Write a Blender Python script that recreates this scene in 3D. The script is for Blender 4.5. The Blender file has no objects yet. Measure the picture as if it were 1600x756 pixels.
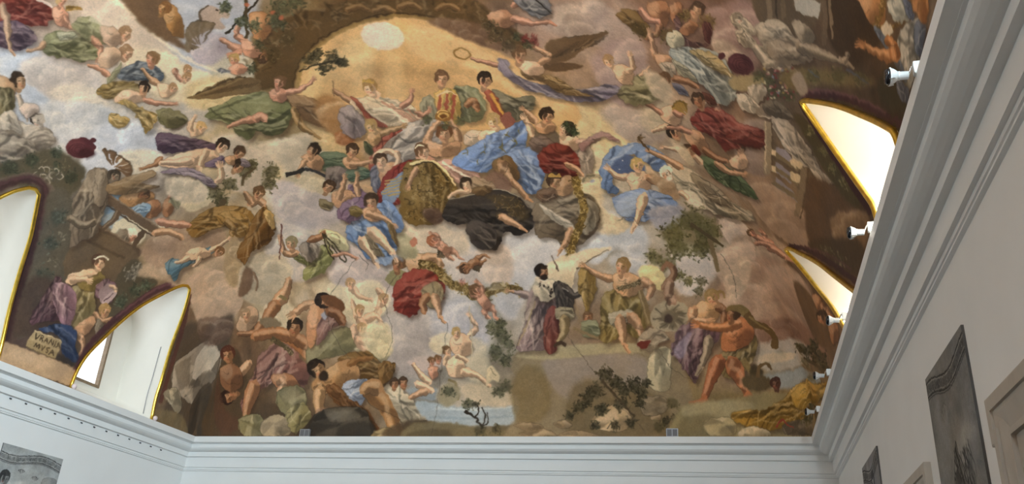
import bpy, bmesh, math, random
import numpy as np
from mathutils import Matrix, Vector

# ------------------------------------------------------------------ camera, sky, sun, exposure
sc = bpy.context.scene
COL = sc.collection
ZO = 1.6                                   # eye height above the floor
PITCH, YAW, ROLL, FPX, CX = 0.4315, -0.2706, 0.0591, 1338.71, 12.1225
W, HC, D = 13.5, 3.8119 + ZO, 17.4021      # inner width between the cornice lips, cornice top, far lip
YB = -13.0                                 # back wall of the hall

def cam_axes():
    p, y, r = PITCH, YAW, ROLL
    f = np.array([math.sin(y)*math.cos(p), math.cos(y)*math.cos(p), math.sin(p)])
    rt = np.array([math.cos(y), -math.sin(y), 0.0])
    up = np.cross(rt, f)
    return rt*math.cos(r)+up*math.sin(r), -rt*math.sin(r)+up*math.cos(r), f
RT, UP, FW = cam_axes()
EYE = np.array([CX, 0.0, ZO])
cam = bpy.data.cameras.new('camera')
cam.sensor_width = 36.0
cam.lens = FPX/1600.0*36.0
cam.clip_end = 200
camo = bpy.data.objects.new('camera', cam)
m = Matrix.Identity(4)
for i in range(3):
    m[i][0] = RT[i]; m[i][1] = UP[i]; m[i][2] = -FW[i]; m[i][3] = EYE[i]
camo.matrix_world = m
COL.objects.link(camo)
sc.camera = camo

world = bpy.data.worlds.new('sky')
sc.world = world
world.use_nodes = True
bg = world.node_tree.nodes['Background']
bg.inputs['Color'].default_value = (0.90, 0.96, 1.0, 1)
bg.inputs['Strength'].default_value = 2.2

sun = bpy.data.lights.new('sun', 'SUN')
sun.energy = 45.0
sun.angle = 0.01
sun.color = (1.0, 0.93, 0.80)
suno = bpy.data.objects.new('sun', sun)
suno.rotation_euler = Vector((-0.50, 0.42, -0.76)).to_track_quat('-Z', 'Y').to_euler()
COL.objects.link(suno)

# added area lamps at unseen right-hand lunettes behind the visitor, standing in for daylight
for yl in (3.3, -1.45, -6.2, -10.95):
    L = bpy.data.lights.new('added_lunette_lamp', 'AREA'); L.shape = 'RECTANGLE'
    L.size = 2.3; L.size_y = 1.7
    L.energy = 560.0
    L.spread = math.radians(125)
    L.color = (0.74, 0.91, 1.0)
    o = bpy.data.objects.new('added_lunette_lamp', L); COL.objects.link(o)
    o.location = (W-0.25, yl, HC+1.35)
    o.rotation_euler = Vector((-0.76, 0.63, -0.08)).to_track_quat('-Z', 'Y').to_euler()

# weaker lamps added by unseen left-hand lunettes, tilted up to fill the right vault
for yl in (0.25, -4.5, -9.25):
    L = bpy.data.lights.new('added_lunette_lamp', 'AREA'); L.shape = 'RECTANGLE'
    L.size = 2.3; L.size_y = 1.7
    L.energy = 250.0
    L.spread = math.radians(84)
    L.color = (1.0, 1.0, 0.98)
    o = bpy.data.objects.new('added_lunette_lamp', L); COL.objects.link(o)
    o.location = (0.25, yl, HC+1.35)
    o.rotation_euler = Vector((0.60, 0.54, 0.59)).to_track_quat('-Z', 'Y').to_euler()

sc.view_settings.view_transform = 'Standard'
sc.view_settings.look = 'None'
sc.view_settings.gamma = 1.0
sc.view_settings.use_curve_mapping = False
sc.view_settings.exposure = 0.0
sc.cycles.max_bounces = 10
sc.cycles.diffuse_bounces = 6

# ------------------------------------------------------------------ helpers
def obj(name, bm, mat, parent=None, smooth=False):
    me = bpy.data.meshes.new(name)
    bm.normal_update()
    bm.to_mesh(me); bm.free()
    if mat: me.materials.append(mat)
    if smooth:
        me.polygons.foreach_set('use_smooth', [True]*len(me.polygons))
    o = bpy.data.objects.new(name, me)
    COL.objects.link(o)
    if parent is not None: o.parent = parent
    return o
def struct(name, bm, mat, label=None, parent=None, smooth=False):
    o = obj(name, bm, mat, parent, smooth)
    o['kind'] = 'structure'
    if label: o['label'] = label
    return o
def thing(name, label, cat, loc=(0, 0, 0), group=None):
    o = bpy.data.objects.new(name, None)
    o.empty_display_size = 0.1
    o.location = loc
    COL.objects.link(o)
    o['label'] = label; o['category'] = cat
    if group: o['group'] = group
    return o
def copy_tree(o, parent=None):
    c = o.copy(); COL.objects.link(c)
    c.parent = parent
    for ch in list(o.children): copy_tree(ch, c)
    return c
def add_box(bm, x0, x1, y0, y1, z0, z1):
    v = [bm.verts.new((x, y, z)) for z in (z0, z1) for y in (y0, y1) for x in (x0, x1)]
    for f in ((0,2,3,1), (4,5,7,6), (0,1,5,4), (1,3,7,5), (3,2,6,7), (2,0,4,6)):
        bm.faces.new([v[i] for i in f])
def box(x0, x1, y0, y1, z0, z1, bevel=0.0):
    bm = bmesh.new()
    add_box(bm, min(x0,x1), max(x0,x1), min(y0,y1), max(y0,y1), min(z0,z1), max(z0,z1))
    if bevel: bmesh.ops.bevel(bm, geom=bm.edges[:], offset=bevel, segments=2, affect='EDGES')
    return bm
def tube(bm, pts, r, n=8, closed=False):
    pts = [Vector(p) for p in pts]
    rings = []
    N = len(pts)
    for i, p in enumerate(pts):
        a = pts[(i-1) % N] if (i > 0 or closed) else p
        b = pts[(i+1) % N] if (i < N-1 or closed) else p
        t = (b-a).normalized()
        if i == 0:
            ref = Vector((0, 0, 1)) if abs(t.z) < 0.9 else Vector((0, 1, 0))
            s = t.cross(ref).normalized()
        else: s = (s-t*s.dot(t)).normalized()
        u = s.cross(t)
        rr = r[i] if isinstance(r, (list, tuple)) else r
        rings.append([bm.verts.new(p + (s*math.cos(2*math.pi*k/n) + u*math.sin(2*math.pi*k/n))*rr) for k in range(n)])
    for i in range(N if closed else N-1):
        A, B = rings[i], rings[(i+1) % N]
        for k in range(n):
            bm.faces.new((A[k], A[(k+1) % n], B[(k+1) % n], B[k]))
    if not closed:
        bm.faces.new(rings[0][::-1]); bm.faces.new(rings[-1])
def lathe(bm, prof, origin, axis, n=20):
    """prof: (radius, distance along axis)"""
    ax = Vector(axis).normalized()
    ref = Vector((0, 0, 1)) if abs(ax.z) < 0.9 else Vector((0, 1, 0))
    s = ax.cross(ref).normalized(); u = s.cross(ax)
    o = Vector(origin)
    rings = []
    for r, d in prof:
        rings.append([bm.verts.new(o + ax*d + (s*math.cos(2*math.pi*k/n)+u*math.sin(2*math.pi*k/n))*max(r, 1e-4)) for k in range(n)])
    for A, B in zip(rings, rings[1:]):
        for k in range(n):
            bm.faces.new((A[k], A[(k+1) % n], B[(k+1) % n], B[k]))
    bm.faces.new(rings[0][::-1]); bm.faces.new(rings[-1])
    bmesh.ops.recalc_face_normals(bm, faces=bm.faces)
def sweep(prof, path_fn, n):
    """prof list of (o, z); path_fn(o) -> list of (x, y) plan points, mitred"""
    bm = bmesh.new()
    rows = [[bm.verts.new((x, y, z)) for x, y in path_fn(o)] for o, z in prof]
    for A, B in zip(rows, rows[1:]):
        for k in range(len(A)-1):
            bm.faces.new((A[k], A[k+1], B[k+1], B[k]))
    return bm

# ------------------------------------------------------------------ materials
def mat(name, col, rough=0.6, metal=0.0, noise=None, bump=0.0, spec=0.5):
    """noise = (scale, amount, detail): procedural mottling of the colour"""
    M = bpy.data.materials.new(name); M.use_nodes = True
    nt = M.node_tree; b = nt.nodes['Principled BSDF']
    b.inputs['Base Color'].default_value = (*col, 1)
    b.inputs['Roughness'].default_value = rough
    b.inputs['Metallic'].default_value = metal
    b.inputs['Specular IOR Level'].default_value = spec
    if noise or bump:
        tc = nt.nodes.new('ShaderNodeTexCoord')
        nz = nt.nodes.new('ShaderNodeTexNoise')
        nz.inputs['Scale'].default_value = (noise or (20, 0, 4))[0]
        nz.inputs['Detail'].default_value = (noise or (20, 0, 4))[2]
        nt.links.new(tc.outputs['Object'], nz.inputs['Vector'])
        if noise:
            rp = nt.nodes.new('ShaderNodeValToRGB')
            a = noise[1]
            rp.color_ramp.elements[0].color = (*[c*(1-a) for c in col], 1)
            rp.color_ramp.elements[1].color = (*[min(1, c*(1+a)) for c in col], 1)
            rp.color_ramp.elements[0].position = 0.3; rp.color_ramp.elements[1].position = 0.7
            nt.links.new(nz.outputs['Fac'], rp.inputs['Fac'])
            nt.links.new(rp.outputs['Color'], b.inputs['Base Color'])
        if bump:
            bp = nt.nodes.new('ShaderNodeBump'); bp.inputs['Strength'].default_value = bump
            bp.inputs['Distance'].default_value = 0.01
            nt.links.new(nz.outputs['Fac'], bp.inputs['Height'])
            nt.links.new(bp.outputs['Normal'], b.inputs['Normal'])
    return M
FRESCO_GAIN = (1.66, 1.43, 1.20)               # reflectance of the pigments
M_WALL = mat('white_plaster', (0.80, 0.80, 0.79), 0.85, noise=(1.3, 0.02, 5), bump=0.02, spec=0.2)
M_TRIM = mat('white_stucco', (0.80, 0.80, 0.79), 0.7, noise=(2.0, 0.015, 4), spec=0.3)
M_REVEAL = mat('niche_plaster', (0.80, 0.765, 0.70), 0.85, noise=(1.5, 0.03, 5), bump=0.02, spec=0.2)
M_FLOOR = mat('brown_marble', (0.075, 0.055, 0.04), 0.35, noise=(1.2, 0.10, 8))
M_GOLD = mat('gilding', (0.86, 0.60, 0.10), 0.28, 1.0, noise=(9, 0.18, 3), bump=0.15)
M_GLASSF = mat('brown_window_wood', (0.22, 0.15, 0.09), 0.5, noise=(14, 0.2, 4))
M_LAMP = mat('white_lamp_enamel', (0.84, 0.86, 0.86), 0.25)
M_CHROME = mat('lamp_steel', (0.75, 0.76, 0.78), 0.2, 1.0)
M_LENS = mat('dark_lamp_lens', (0.012, 0.012, 0.014), 0.08)
M_GREY = mat('grey_box_metal', (0.32, 0.32, 0.33), 0.4, 0.3)
M_GRILLE = mat('grey_box_grille', (0.15, 0.145, 0.15), 0.6)
M_STONE = mat('beige_door_stone', (0.44, 0.39, 0.33), 0.6, noise=(6, 0.06, 6), bump=0.03)
M_DOOR = mat('cream_door_paint', (0.46, 0.425, 0.36), 0.45, noise=(5, 0.03, 4))
M_FACADE = mat('pale_facade_render', (0.55, 0.52, 0.47), 0.9, noise=(0.8, 0.08, 5))
M_DARK = mat('dark_iron', (0.05, 0.05, 0.055), 0.5)
M_KNOB = mat('pale_pink_knob', (0.85, 0.70, 0.70), 0.3)
M_GLASS = bpy.data.materials.new('window_glass'); M_GLASS.use_nodes = True
_nt = M_GLASS.node_tree; _nt.nodes.remove(_nt.nodes['Principled BSDF'])
_t = _nt.nodes.new('ShaderNodeBsdfTransparent'); _g = _nt.nodes.new('ShaderNodeBsdfGlossy'); _g.inputs['Roughness'].default_value = 0.02
_x = _nt.nodes.new('ShaderNodeMixShader'); _x.inputs[0].default_value = 0.05
_nt.links.new(_t.outputs[0], _x.inputs[1]); _nt.links.new(_g.outputs[0], _x.inputs[2])
_nt.links.new(_x.outputs[0], _nt.nodes['Material Output'].inputs['Surface'])
# ------------------------------------------------------------------ the painted vault (a coved vault over a rectangle)
OV = 0.12                                  # the vault springs this far behind the cornice lip
AX = W/2 + OV                              # half span
BZ = 6.0                                   # rise
VX0, VX1, VY1 = -OV, W+OV, D+OV
def th_x(x): return np.arccos(np.clip(1-(np.asarray(x, float)-VX0)/AX, -1, 1))        # 0..pi
def th_y(y):
    d = VY1-np.asarray(y, float)
    return np.where(d < AX, np.arccos(np.clip(1-np.minimum(d, AX)/AX, -1, 1)), math.pi/2+(d-AX)/AX)
def inv_u(u): return VX0+AX*(1-np.cos(u))
def inv_v(v): return np.where(v < math.pi/2, VY1-AX*(1-np.cos(np.minimum(v, math.pi/2))), VY1-AX-(v-math.pi/2)*AX)
def vault_z(u, v):
    a = np.minimum(u, math.pi-u); b = np.minimum(v, math.pi/2)
    k = 0.06+0.55*np.clip(np.minimum(a, b), 0, 1)
    hh = np.maximum(k-np.abs(a-b), 0)/k
    return HC+BZ*np.sin(np.maximum(np.minimum(a, b)-hh*hh*k/4, 0))
def img_rays(P):
    P = np.asarray(P, float)
    a = (P[..., 0]-800)/FPX; b = (378-P[..., 1])/FPX
    return a[..., None]*RT+b[..., None]*UP+FW
def img_to_uv(P):
    """where a line of sight from the visitor's eye meets the vault, as angles (u, v)"""
    d = img_rays(P); sh = d.shape[:-1]; d = d.reshape(-1, 3)
    lo = np.full(len(d), 0.5); hi = np.full(len(d), np.nan)
    def inside(s):
        X = EYE+d*s[:, None]
        u = th_x(X[:, 0]); v = th_y(X[:, 1])
        ok = (X[:, 0] > VX0) & (X[:, 0] < VX1) & (X[:, 1] < VY1)
        return ok & (X[:, 2] < vault_z(u, v))
    for s in np.linspace(0.8, 34, 240):
        ss = np.full(len(d), s); i = inside(ss)
        up = np.isnan(hi)
        lo = np.where(up & i, s, lo)
        hi = np.where(up & ~i, s, hi)
    hi = np.where(np.isnan(hi), 34, hi)
    for _ in range(26):
        mid = (lo+hi)/2; i = inside(mid)
        lo = np.where(i, mid, lo); hi = np.where(i, hi, mid)
    X = EYE+d*lo[:, None]
    return np.stack([th_x(X[:, 0]), th_y(X[:, 1])], -1).reshape(*sh, 2)
def uv_to_xyz(uv):
    uv = np.asarray(uv, float)
    return np.stack([inv_u(uv[..., 0]), inv_v(uv[..., 1]), vault_z(uv[..., 0], uv[..., 1])], -1)
def spline(P, n=8, closed=False):
    P = np.asarray(P, float); N = len(P); out = []
    if N < 3 and not closed: return P if N < 2 else P[0]+(P[1]-P[0])*np.linspace(0, 1, n+1)[:, None]
    for i in range(N if closed else N-1):
        p0 = P[(i-1) % N] if (closed or i > 0) else P[i]
        p1 = P[i]; p2 = P[(i+1) % N]
        p3 = P[(i+2) % N] if (closed or i+2 < N) else p2
        t = np.linspace(0, 1, n, endpoint=False)[:, None]
        out.append(0.5*((2*p1)+(p2-p0)*t+(2*p0-5*p1+4*p2-p3)*t*t+(3*p1-p0-3*p2+p3)*t**3))
    if not closed: out.append(P[-1:])
    return np.concatenate(out)

# lunette outlines, from springing to springing over the apex, as sighted on the vault
def lun(points, side):
    uv = img_to_uv(np.array(points, float))
    uv = spline(uv, 5)
    x = uv[:, 0] if side == 'left' else math.pi-uv[:, 0]
    return np.stack([x, inv_v(uv[:, 1])], -1)              # (rise angle, y)
L2 = lun([(109.7,600.5),(121.7,573),(137.6,550.6),(160,528.4),(185,504.6),(217,479),(249,461),(268,451.6),(283.7,446),(292,447.5),(294,457),(283.7,493.5),(268,535),(252,589),(242,620.5),(236,650)], 'left')
L1r = lun([(39.7,293.8),(49.6,293.8),(58,301),(57.5,311.7),(50.6,347),(42.6,381),(22,448),(3,528),(-6,562)], 'left')
L1l = lun([(-150,470),(-120,420),(-80,365),(-40,330),(0,307.7),(20,298.8)], 'left')
L1 = np.concatenate([L1l, L1r])
R2 = lun([(1344,458),(1329,447.5),(1305.6,429.5),(1280,410),(1252.5,395.5),(1240,389),(1233,388),(1231,392),(1248,411),(1265,431.6),(1282,453),(1301,476),(1316,499.6),(1326,516.6)], 'right')
R1 = lun([(1403,205),(1380,192),(1350,179),(1325,169),(1300,162),(1270,157.5),(1260,157),(1258,163),(1285,202),(1315,245),(1345,287),(1370,322)], 'right')
def close_low(o):
    """carry both ends down to the springing"""
    o = o.copy()
    out = [o]
    if o[0, 0] > 0.02:
        t = np.linspace(0, 1, 5)[:, None][:-1]
        dy = (o[0, 1]-o[4, 1]); out.insert(0, np.concatenate([(1-t)*[[0.0, o[0, 1]+0.35*dy]]+t*o[:1]]))
    else: o[0, 0] = 0
    if o[-1, 0] > 0.02:
        t = np.linspace(0, 1, 5)[:, None][1:]
        dy = (o[-1, 1]-o[-5, 1]); out.append((1-t)*o[-1:]+t*[[0.0, o[-1, 1]+0.35*dy]])
    else: o[-1, 0] = 0
    return np.concatenate(out)
L2, L1, R2, R1 = [close_low(o) for o in (L2, L1, R2, R1)]
def shifted(o, dy): o = o.copy(); o[:, 1] += dy; return o
LUN = [('left', L1), ('left', L2), ('right', R1), ('right', R2)]
for k in range(1, 5):                       # the same bays go on down the hall behind the visitor
    LUN.append(('left', shifted(L2, -4.75*(k+1)))); LUN.append(('right', shifted(R1, -4.75*k)))
def outline_xyz(side, o):
    u = o[:, 0] if side == 'left' else math.pi-o[:, 0]
    return uv_to_xyz(np.stack([u, th_y(o[:, 1])], -1))

VMAX = float(th_y(YB))
V_TEX = 2.5                                 # the painted canvas covers v = 0..V_TEX
def build_vault(material):
    nu = 440
    us = np.linspace(0, math.pi, nu+1)
    vs = np.concatenate([np.linspace(0, V_TEX, 330), np.linspace(V_TEX, VMAX, 130)[1:]])
    U, V = np.meshgrid(us, vs)              # rows v
    XYZ = uv_to_xyz(np.stack([U, V], -1)).reshape(-1, 3)
    Y = inv_v(V)
    nv = len(vs)
    keep = np.ones((nv-1, nu), bool)
    Uc = (U[:-1, :-1]+U[1:, 1:])/2; Yc = (Y[:-1, :-1]+Y[1:, 1:])/2
    polys = []
    for side, o in LUN:
        a = Uc if side == 'left' else math.pi-Uc
        inside = np.zeros_like(keep)
        q = np.concatenate([[[-0.1, o[0, 1]]], o, [[-0.1, o[-1, 1]]]])
        for i in range(len(q)):
            p0, p1 = q[i], q[(i+1) % len(q)]
            if p0[1] == p1[1]: continue
            c = ((p0[1] > Yc) != (p1[1] > Yc))
            xi = p0[0]+(Yc-p0[1])*(p1[0]-p0[0])/(p1[1]-p0[1])
            inside ^= c & (a < xi)
        keep &= ~inside
    idx = np.arange(nv*(nu+1)).reshape(nv, nu+1)
    used = np.zeros((nv, nu+1), int)
    for di in (0, 1):
        for dj in (0, 1): used[di:nv-1+di, dj:nu+dj] += keep
    full = np.full((nv, nu+1), 4); full[0] = full[-1] = 2; full[:, 0] = full[:, -1] = 2
    full[0, 0] = full[0, -1] = full[-1, 0] = full[-1, -1] = 1
    edge = np.argwhere((used > 0) & (used < full))
    UVt = np.stack([U, V], -1)
    for i, j in edge:                       # draw the ragged rim onto the outline
        best = None
        for side, o in LUN:
            a = U[i, j] if side == 'left' else math.pi-U[i, j]
            if a > 0.9: continue
            A_, B_ = o[:-1], o[1:]; p = np.array([a, Y[i, j]]); sc_ = np.array([6.5, 1.0])
            d = (B_-A_)*sc_; e = (p-A_)*sc_
            t = np.clip((d*e).sum(1)/np.maximum((d*d).sum(1), 1e-9), 0, 1)
            q = A_+(B_-A_)*t[:, None]; ds = (((p-q)*sc_)**2).sum(1); k = ds.argmin()
            if best is None or ds[k] < best[0]: best = (ds[k], q[k], side)
        if best and best[0] < 0.3**2:
            a, y = best[1]
            UVt[i, j] = (a if best[2] == 'left' else math.pi-a, th_y(y))
    XYZ = uv_to_xyz(UVt).reshape(-1, 3)
    f = np.stack([idx[:-1, :-1], idx[1:, :-1], idx[1:, 1:], idx[:-1, 1:]], -1)[keep]
    me = bpy.data.meshes.new('ceiling')
    me.vertices.add(len(XYZ)); me.vertices.foreach_set('co', XYZ.ravel())
    me.loops.add(f.size); me.loops.foreach_set('vertex_index', f.ravel().astype(np.int32))
    me.polygons.add(len(f))
    me.polygons.foreach_set('loop_start', np.arange(0, f.size, 4, dtype=np.int32))
    me.polygons.foreach_set('loop_total', np.full(len(f), 4, np.int32))
    me.update(calc_edges=True)
    uvl = me.uv_layers.new(name='UVMap')
    uvf = UVt.reshape(-1, 2)[f.ravel()]
    uvl.data.foreach_set('uv', np.stack([uvf[:, 0]/math.pi, uvf[:, 1]/V_TEX], -1).ravel())
    bm = bmesh.new(); bm.from_mesh(me)
    bmesh.ops.delete(bm, geom=[v for v in bm.verts if not v.link_faces], context='VERTS')
    bm.to_mesh(me); bm.free()
    me.polygons.foreach_set('use_smooth', [True]*len(me.polygons))
    me.materials.append(material)
    o = bpy.data.objects.new('ceiling', me); COL.objects.link(o)
    o['kind'] = 'structure'
    o['label'] = 'coved vault covered by a fresco of clouds, draped figures and a landscape along its foot'
    return o
# ------------------------------------------------------------------ the room shell
WO = 0.46                                   # wall face lies this far behind the lip
bm = bmesh.new(); add_box(bm, -WO-1.6, W+WO+1.6, YB-0.3, D+WO+0.3, -0.2, 0.0)
struct('floor', bm, M_FLOOR, 'brown polished stone floor of the hall')
ZW = HC-0.66
struct('wall_left', box(-WO-0.3, -WO, YB, D+WO, 0, ZW+0.1), M_WALL, 'plain white wall below the left cornice')
struct('wall_right', box(W+WO, W+WO+0.3, YB, D+WO, 0, ZW+0.1), M_WALL, 'plain white wall with doors below the right cornice')
struct('wall_far', box(-WO-0.3, W+WO+0.3, D+WO, D+WO+0.3, 0, ZW+0.1), M_WALL, 'plain white end wall below the far cornice')
bm = box(-2, W+2, YB-0.3, YB, 0, HC+BZ+0.3)
struct('wall_back', bm, M_WALL, 'plain white wall closing the hall behind the visitor')
# cornice: one moulding run round three sides, mitred in the corners
PROF = [(-OV-0.30, 0.02), (-0.10, 0.015), (0.0, 0.0), (0.0, -0.13), (0.10, -0.14), (0.10, -0.145), (0.13, -0.15), (0.13, -0.225),
        (0.16, -0.255), (0.20, -0.275), (0.25, -0.29), (0.30, -0.295), (0.30, -0.40), (0.37, -0.405), (0.37, -0.63),
        (0.41, -0.635), (0.41, -0.675), (0.425, -0.68), (0.425, -0.70), (0.47, -0.715)]
PROF[0] = (-0.0, 0.03)
PROF = [(-0.0, 0.0)] + PROF[3:]
def runL(o): return [(-o, YB), (-o, D+o)]
def runF(o): return [(-o, D+o), (W+o, D+o)]
def runR(o): return [(W+o, D+o), (W+o, YB)]
PZ = [(o, HC+z) for o, z in PROF]
TOP = [(0.5, HC+0.02), (OV, HC+0.02), (0.0, HC)]
for nm, run, lab in (('trim_1', runL, 'white moulded cornice with small dark hooks along the left wall'),
                     ('trim_2', runF, 'white moulded cornice along the end wall under the painted landscape'),
                     ('trim_3', runR, 'grey shaded moulded cornice rising along the right wall')):
    bm = sweep(TOP+PZ[1:], run, 2)
    bmesh.ops.recalc_face_normals(bm, faces=bm.faces)
    t = struct(nm, bm, M_TRIM, lab)
    if nm == 'trim_1': TRIM_L = t
# small dark hooks under the left cornice
hk = None
for k in range(14):
    px = 24+k*27.5
    y = 11.95+k*0.37
    b = bmesh.new(); lathe(b, [(0.012, -0.012), (0.014, 0.0), (0.010, 0.03), (0.016, 0.034), (0.0, 0.045)], (0, 0, 0), (1, 0, -0.3), 8)
    if hk is None: hk = obj('hook', b, M_DARK, TRIM_L)
    else: b.free(); h2 = hk.copy(); COL.objects.link(h2); h2.parent = TRIM_L; hk_ = h2
    (hk if k == 0 else hk_).location = (-0.37, y, HC-0.44)

# ------------------------------------------------------------------ lunette windows
def resample(P, n):
    P = np.asarray(P); s = np.concatenate([[0], np.cumsum(np.linalg.norm(np.diff(P, axis=0), axis=1))])
    t = np.linspace(0, s[-1], n)
    return np.stack([np.interp(t, s, P[:, i]) for i in range(P.shape[1])], -1)
def portal(x, y0, y1, z0, z1, side):
    L = bpy.data.lights.new('daylight_portal', 'AREA'); L.shape = 'RECTANGLE'
    L.size = z1-z0; L.size_y = y1-y0
    L.cycles.is_portal = True
    o = bpy.data.objects.new('daylight_portal', L); COL.objects.link(o)
    o.location = (x, (y0+y1)/2, (z0+z1)/2)
    o.rotation_euler = (0, -math.pi/2 if side == 'left' else math.pi/2, 0)
DEP = 1.0
def lunette(n, side, o, label):
    P = outline_xyz(side, o)
    apex = P[:, 2].argmax()
    N = 26
    Q = np.concatenate([resample(P[:apex+1], N)[:-1], resample(P[apex:], N)])
    s = -1 if side == 'left' else 1
    x0 = VX0 if side == 'left' else VX1
    xo = x0+s*DEP
    ya, yb = min(P[0, 1], P[-1, 1]), max(P[0, 1], P[-1, 1])
    if side == 'right': yb = max(yb, ya+2.7)
    zt = P[apex, 2]+0.25; zb = HC+0.42
    # outer arch: upright sides, round top, the same direction round as the opening
    rr = (yb-ya)/2; ym = (ya+yb)/2
    rise = min(rr, (zt-zb)*0.75)
    A = [(xo, ya, zb), (xo, ya, zt-rise)]+[(xo, ym-rr*math.cos(a), zt-rise+rise*math.sin(a)) for a in np.linspace(0.1, math.pi/2, 10)]
    B = [(xo, ym+rr*math.sin(a), zt-rise+rise*math.cos(a)) for a in np.linspace(0, math.pi/2, 11)]+[(xo, yb, zb)]
    O = np.concatenate([resample(np.array(A), N)[:-1], resample(np.array(B), N)])
    if P[0, 1] > P[-1, 1]: Q = Q[::-1]
    root = None
    bm = bmesh.new()
    K = 6
    rows = []
    for k in range(K+1):
        t = k/K
        rows.append([bm.verts.new(Vector(Q[i]*(1-t)+O[i]*t)) for i in range(len(Q))])
    for a, b in zip(rows, rows[1:]):
        for i in range(len(Q)-1): bm.faces.new((a[i], a[i+1], b[i+1], b[i]))
        bm.faces.new((a[-1], a[0], b[0], b[-1]))                  # sloping sill
    root = struct('window_%d' % n, bm, M_REVEAL, label, None, True)
    for p in root.data.polygons: p.use_smooth = len(p.vertices) == 4
    # outer wall with the window opening
    w0, w1, z0, z1 = ya+0.25, yb-0.62, zb+0.13, zt-0.35
    if side == 'right': w0, w1 = ya+0.12, yb-0.12
    bm = bmesh.new()
    for (a, b, c, d) in ((ya-0.6, w0, zb-0.5, zt+0.4), (w1, yb+0.6, zb-0.5, zt+0.4), (w0, w1, zb-0.5, z0), (w0, w1, z1, zt+0.4)):
        add_box(bm, min(xo, xo+s*0.12), max(xo, xo+s*0.12), a, b, c, d)
    obj('niche_wall', bm, M_REVEAL, root)
    bm = bmesh.new(); fw = 0.055
    xa, xb = xo-s*0.03, xo+s*0.06
    for (a, b, c, d) in ((w0, w0+fw, z0, z1), (w1-fw, w1, z0, z1), (w0+fw, w1-fw, z0, z0+fw), (w0+fw, w1-fw, z1-fw, z1)):
        add_box(bm, min(xa, xb), max(xa, xb), a, b, c, d)
    fr = obj('window_frame', bm, M_GLASSF, root)
    obj('pane', box(xo+s*0.02, xo+s*0.026, w0+fw, w1-fw, z0+fw, z1-fw), M_GLASS, fr)
    portal(xo+s*0.14, w0, w1, z0, z1, side)
    if n <= 4:
        bm = bmesh.new()
        c = np.array([0.0, Q[:, 1].mean(), Q[:, 2].mean()])
        Qi = Q.copy(); Qi[:, 0] -= s*0.028
        tube(bm, [tuple(p) for p in Qi], 0.034, 8)
        obj('gilded_rim', bm, M_GOLD, root, True)
    if n == 2:
        bm = bmesh.new(); R0, O0 = resample(Q, 200), resample(O, 200)
        tube(bm, [tuple(R0[i]*0.80+O0[i]*0.20+np.array([0.0, -0.012, 0.0])) for i in range(152, 198, 5)], 0.009, 6)
        obj('cable', bm, M_GREY, root, True)
        for e in (0, -1):
            bm = bmesh.new()
            lathe(bm, [(0.02, -0.03), (0.045, -0.02), (0.055, 0.0), (0.045, 0.03), (0.0, 0.05)], (Q[e][0]+0.10, Q[e][1]+(0.02 if e else 0.0), HC+0.055), (1, 0, 0), 12)
            obj('rim_knob', bm, M_KNOB, root, True)
    return root
LABW = ['arched lunette window with gilded rim at the left edge, only its right half in view',
        'arched lunette window with brown framed pane and white niche, beside the painted rocks',
        'large glowing lunette window with gilded rim high above the right cornice',
        'small glowing lunette window with gilded rim nearer the far end of the right cornice']
for i, (side, o) in enumerate(LUN):
    lunette(i+1, side, o, LABW[i] if i < 4 else None)

# ------------------------------------------------------------------ a small painter's kit: strokes laid on the unrolled vault
PW, PH = 2600, 2070                         # canvas, u across and v up
rng = np.random.default_rng(7)
def hexc(h):
    if not isinstance(h, str): return np.asarray(h, np.float32)
    return np.array([int(h[i:i+2], 16) for i in (0, 2, 4)], np.float32)
def pts(s):
    return np.array([[float(c) for c in p.split(',')] for p in s.split()]) if isinstance(s, str) else np.asarray(s, float)
# sighting table: where a point seen from the visitor's place lies on the canvas
_gx = np.arange(-160, 1661, 10.0); _gy = np.arange(-160, 741, 10.0)
_uv = img_to_uv(np.stack(np.meshgrid(_gx, _gy), -1))
_tab = np.stack([_uv[..., 0]/math.pi*PW, _uv[..., 1]/V_TEX*PH], -1)
def to_canvas(P):
    fx = np.clip((P[:, 0]-_gx[0])/10, 0, len(_gx)-1.001); fy = np.clip((P[:, 1]-_gy[0])/10, 0, len(_gy)-1.001)
    ix = fx.astype(int); iy = fy.astype(int); fx = (fx-ix)[:, None]; fy = (fy-iy)[:, None]
    return (_tab[iy, ix]*(1-fx)+_tab[iy, ix+1]*fx)*(1-fy)+(_tab[iy+1, ix]*(1-fx)+_tab[iy+1, ix+1]*fx)*fy
class Canvas: pass
CV = Canvas()
def smooth_noise(w, h, cell, seed):
    r = np.random.default_rng(seed)
    gw, gh = int(w/cell)+3, int(h/cell)+3
    g = r.standard_normal((gh, gw)).astype(np.float32)
    x = np.arange(w)/cell; y = np.arange(h)/cell
    ix = x.astype(int); iy = y.astype(int)
    fx = (x-ix); fx = (fx*fx*(3-2*fx)).astype(np.float32); fy = (y-iy); fy = (fy*fy*(3-2*fy)).astype(np.float32)[:, None]
    a = g[iy]; b = g[iy+1]
    return (a[:, ix]*(1-fx)+a[:, ix+1]*fx)*(1-fy)+(b[:, ix]*(1-fx)+b[:, ix+1]*fx)*fy
def fractal(w, h, cell, n, seed):
    o = 0; a = 1.0; t = 0
    for k in range(n):
        o = o+a*smooth_noise(w, h, cell/2**k, seed+k); t += a*a; a *= 0.6
    return o/math.sqrt(t)
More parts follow.
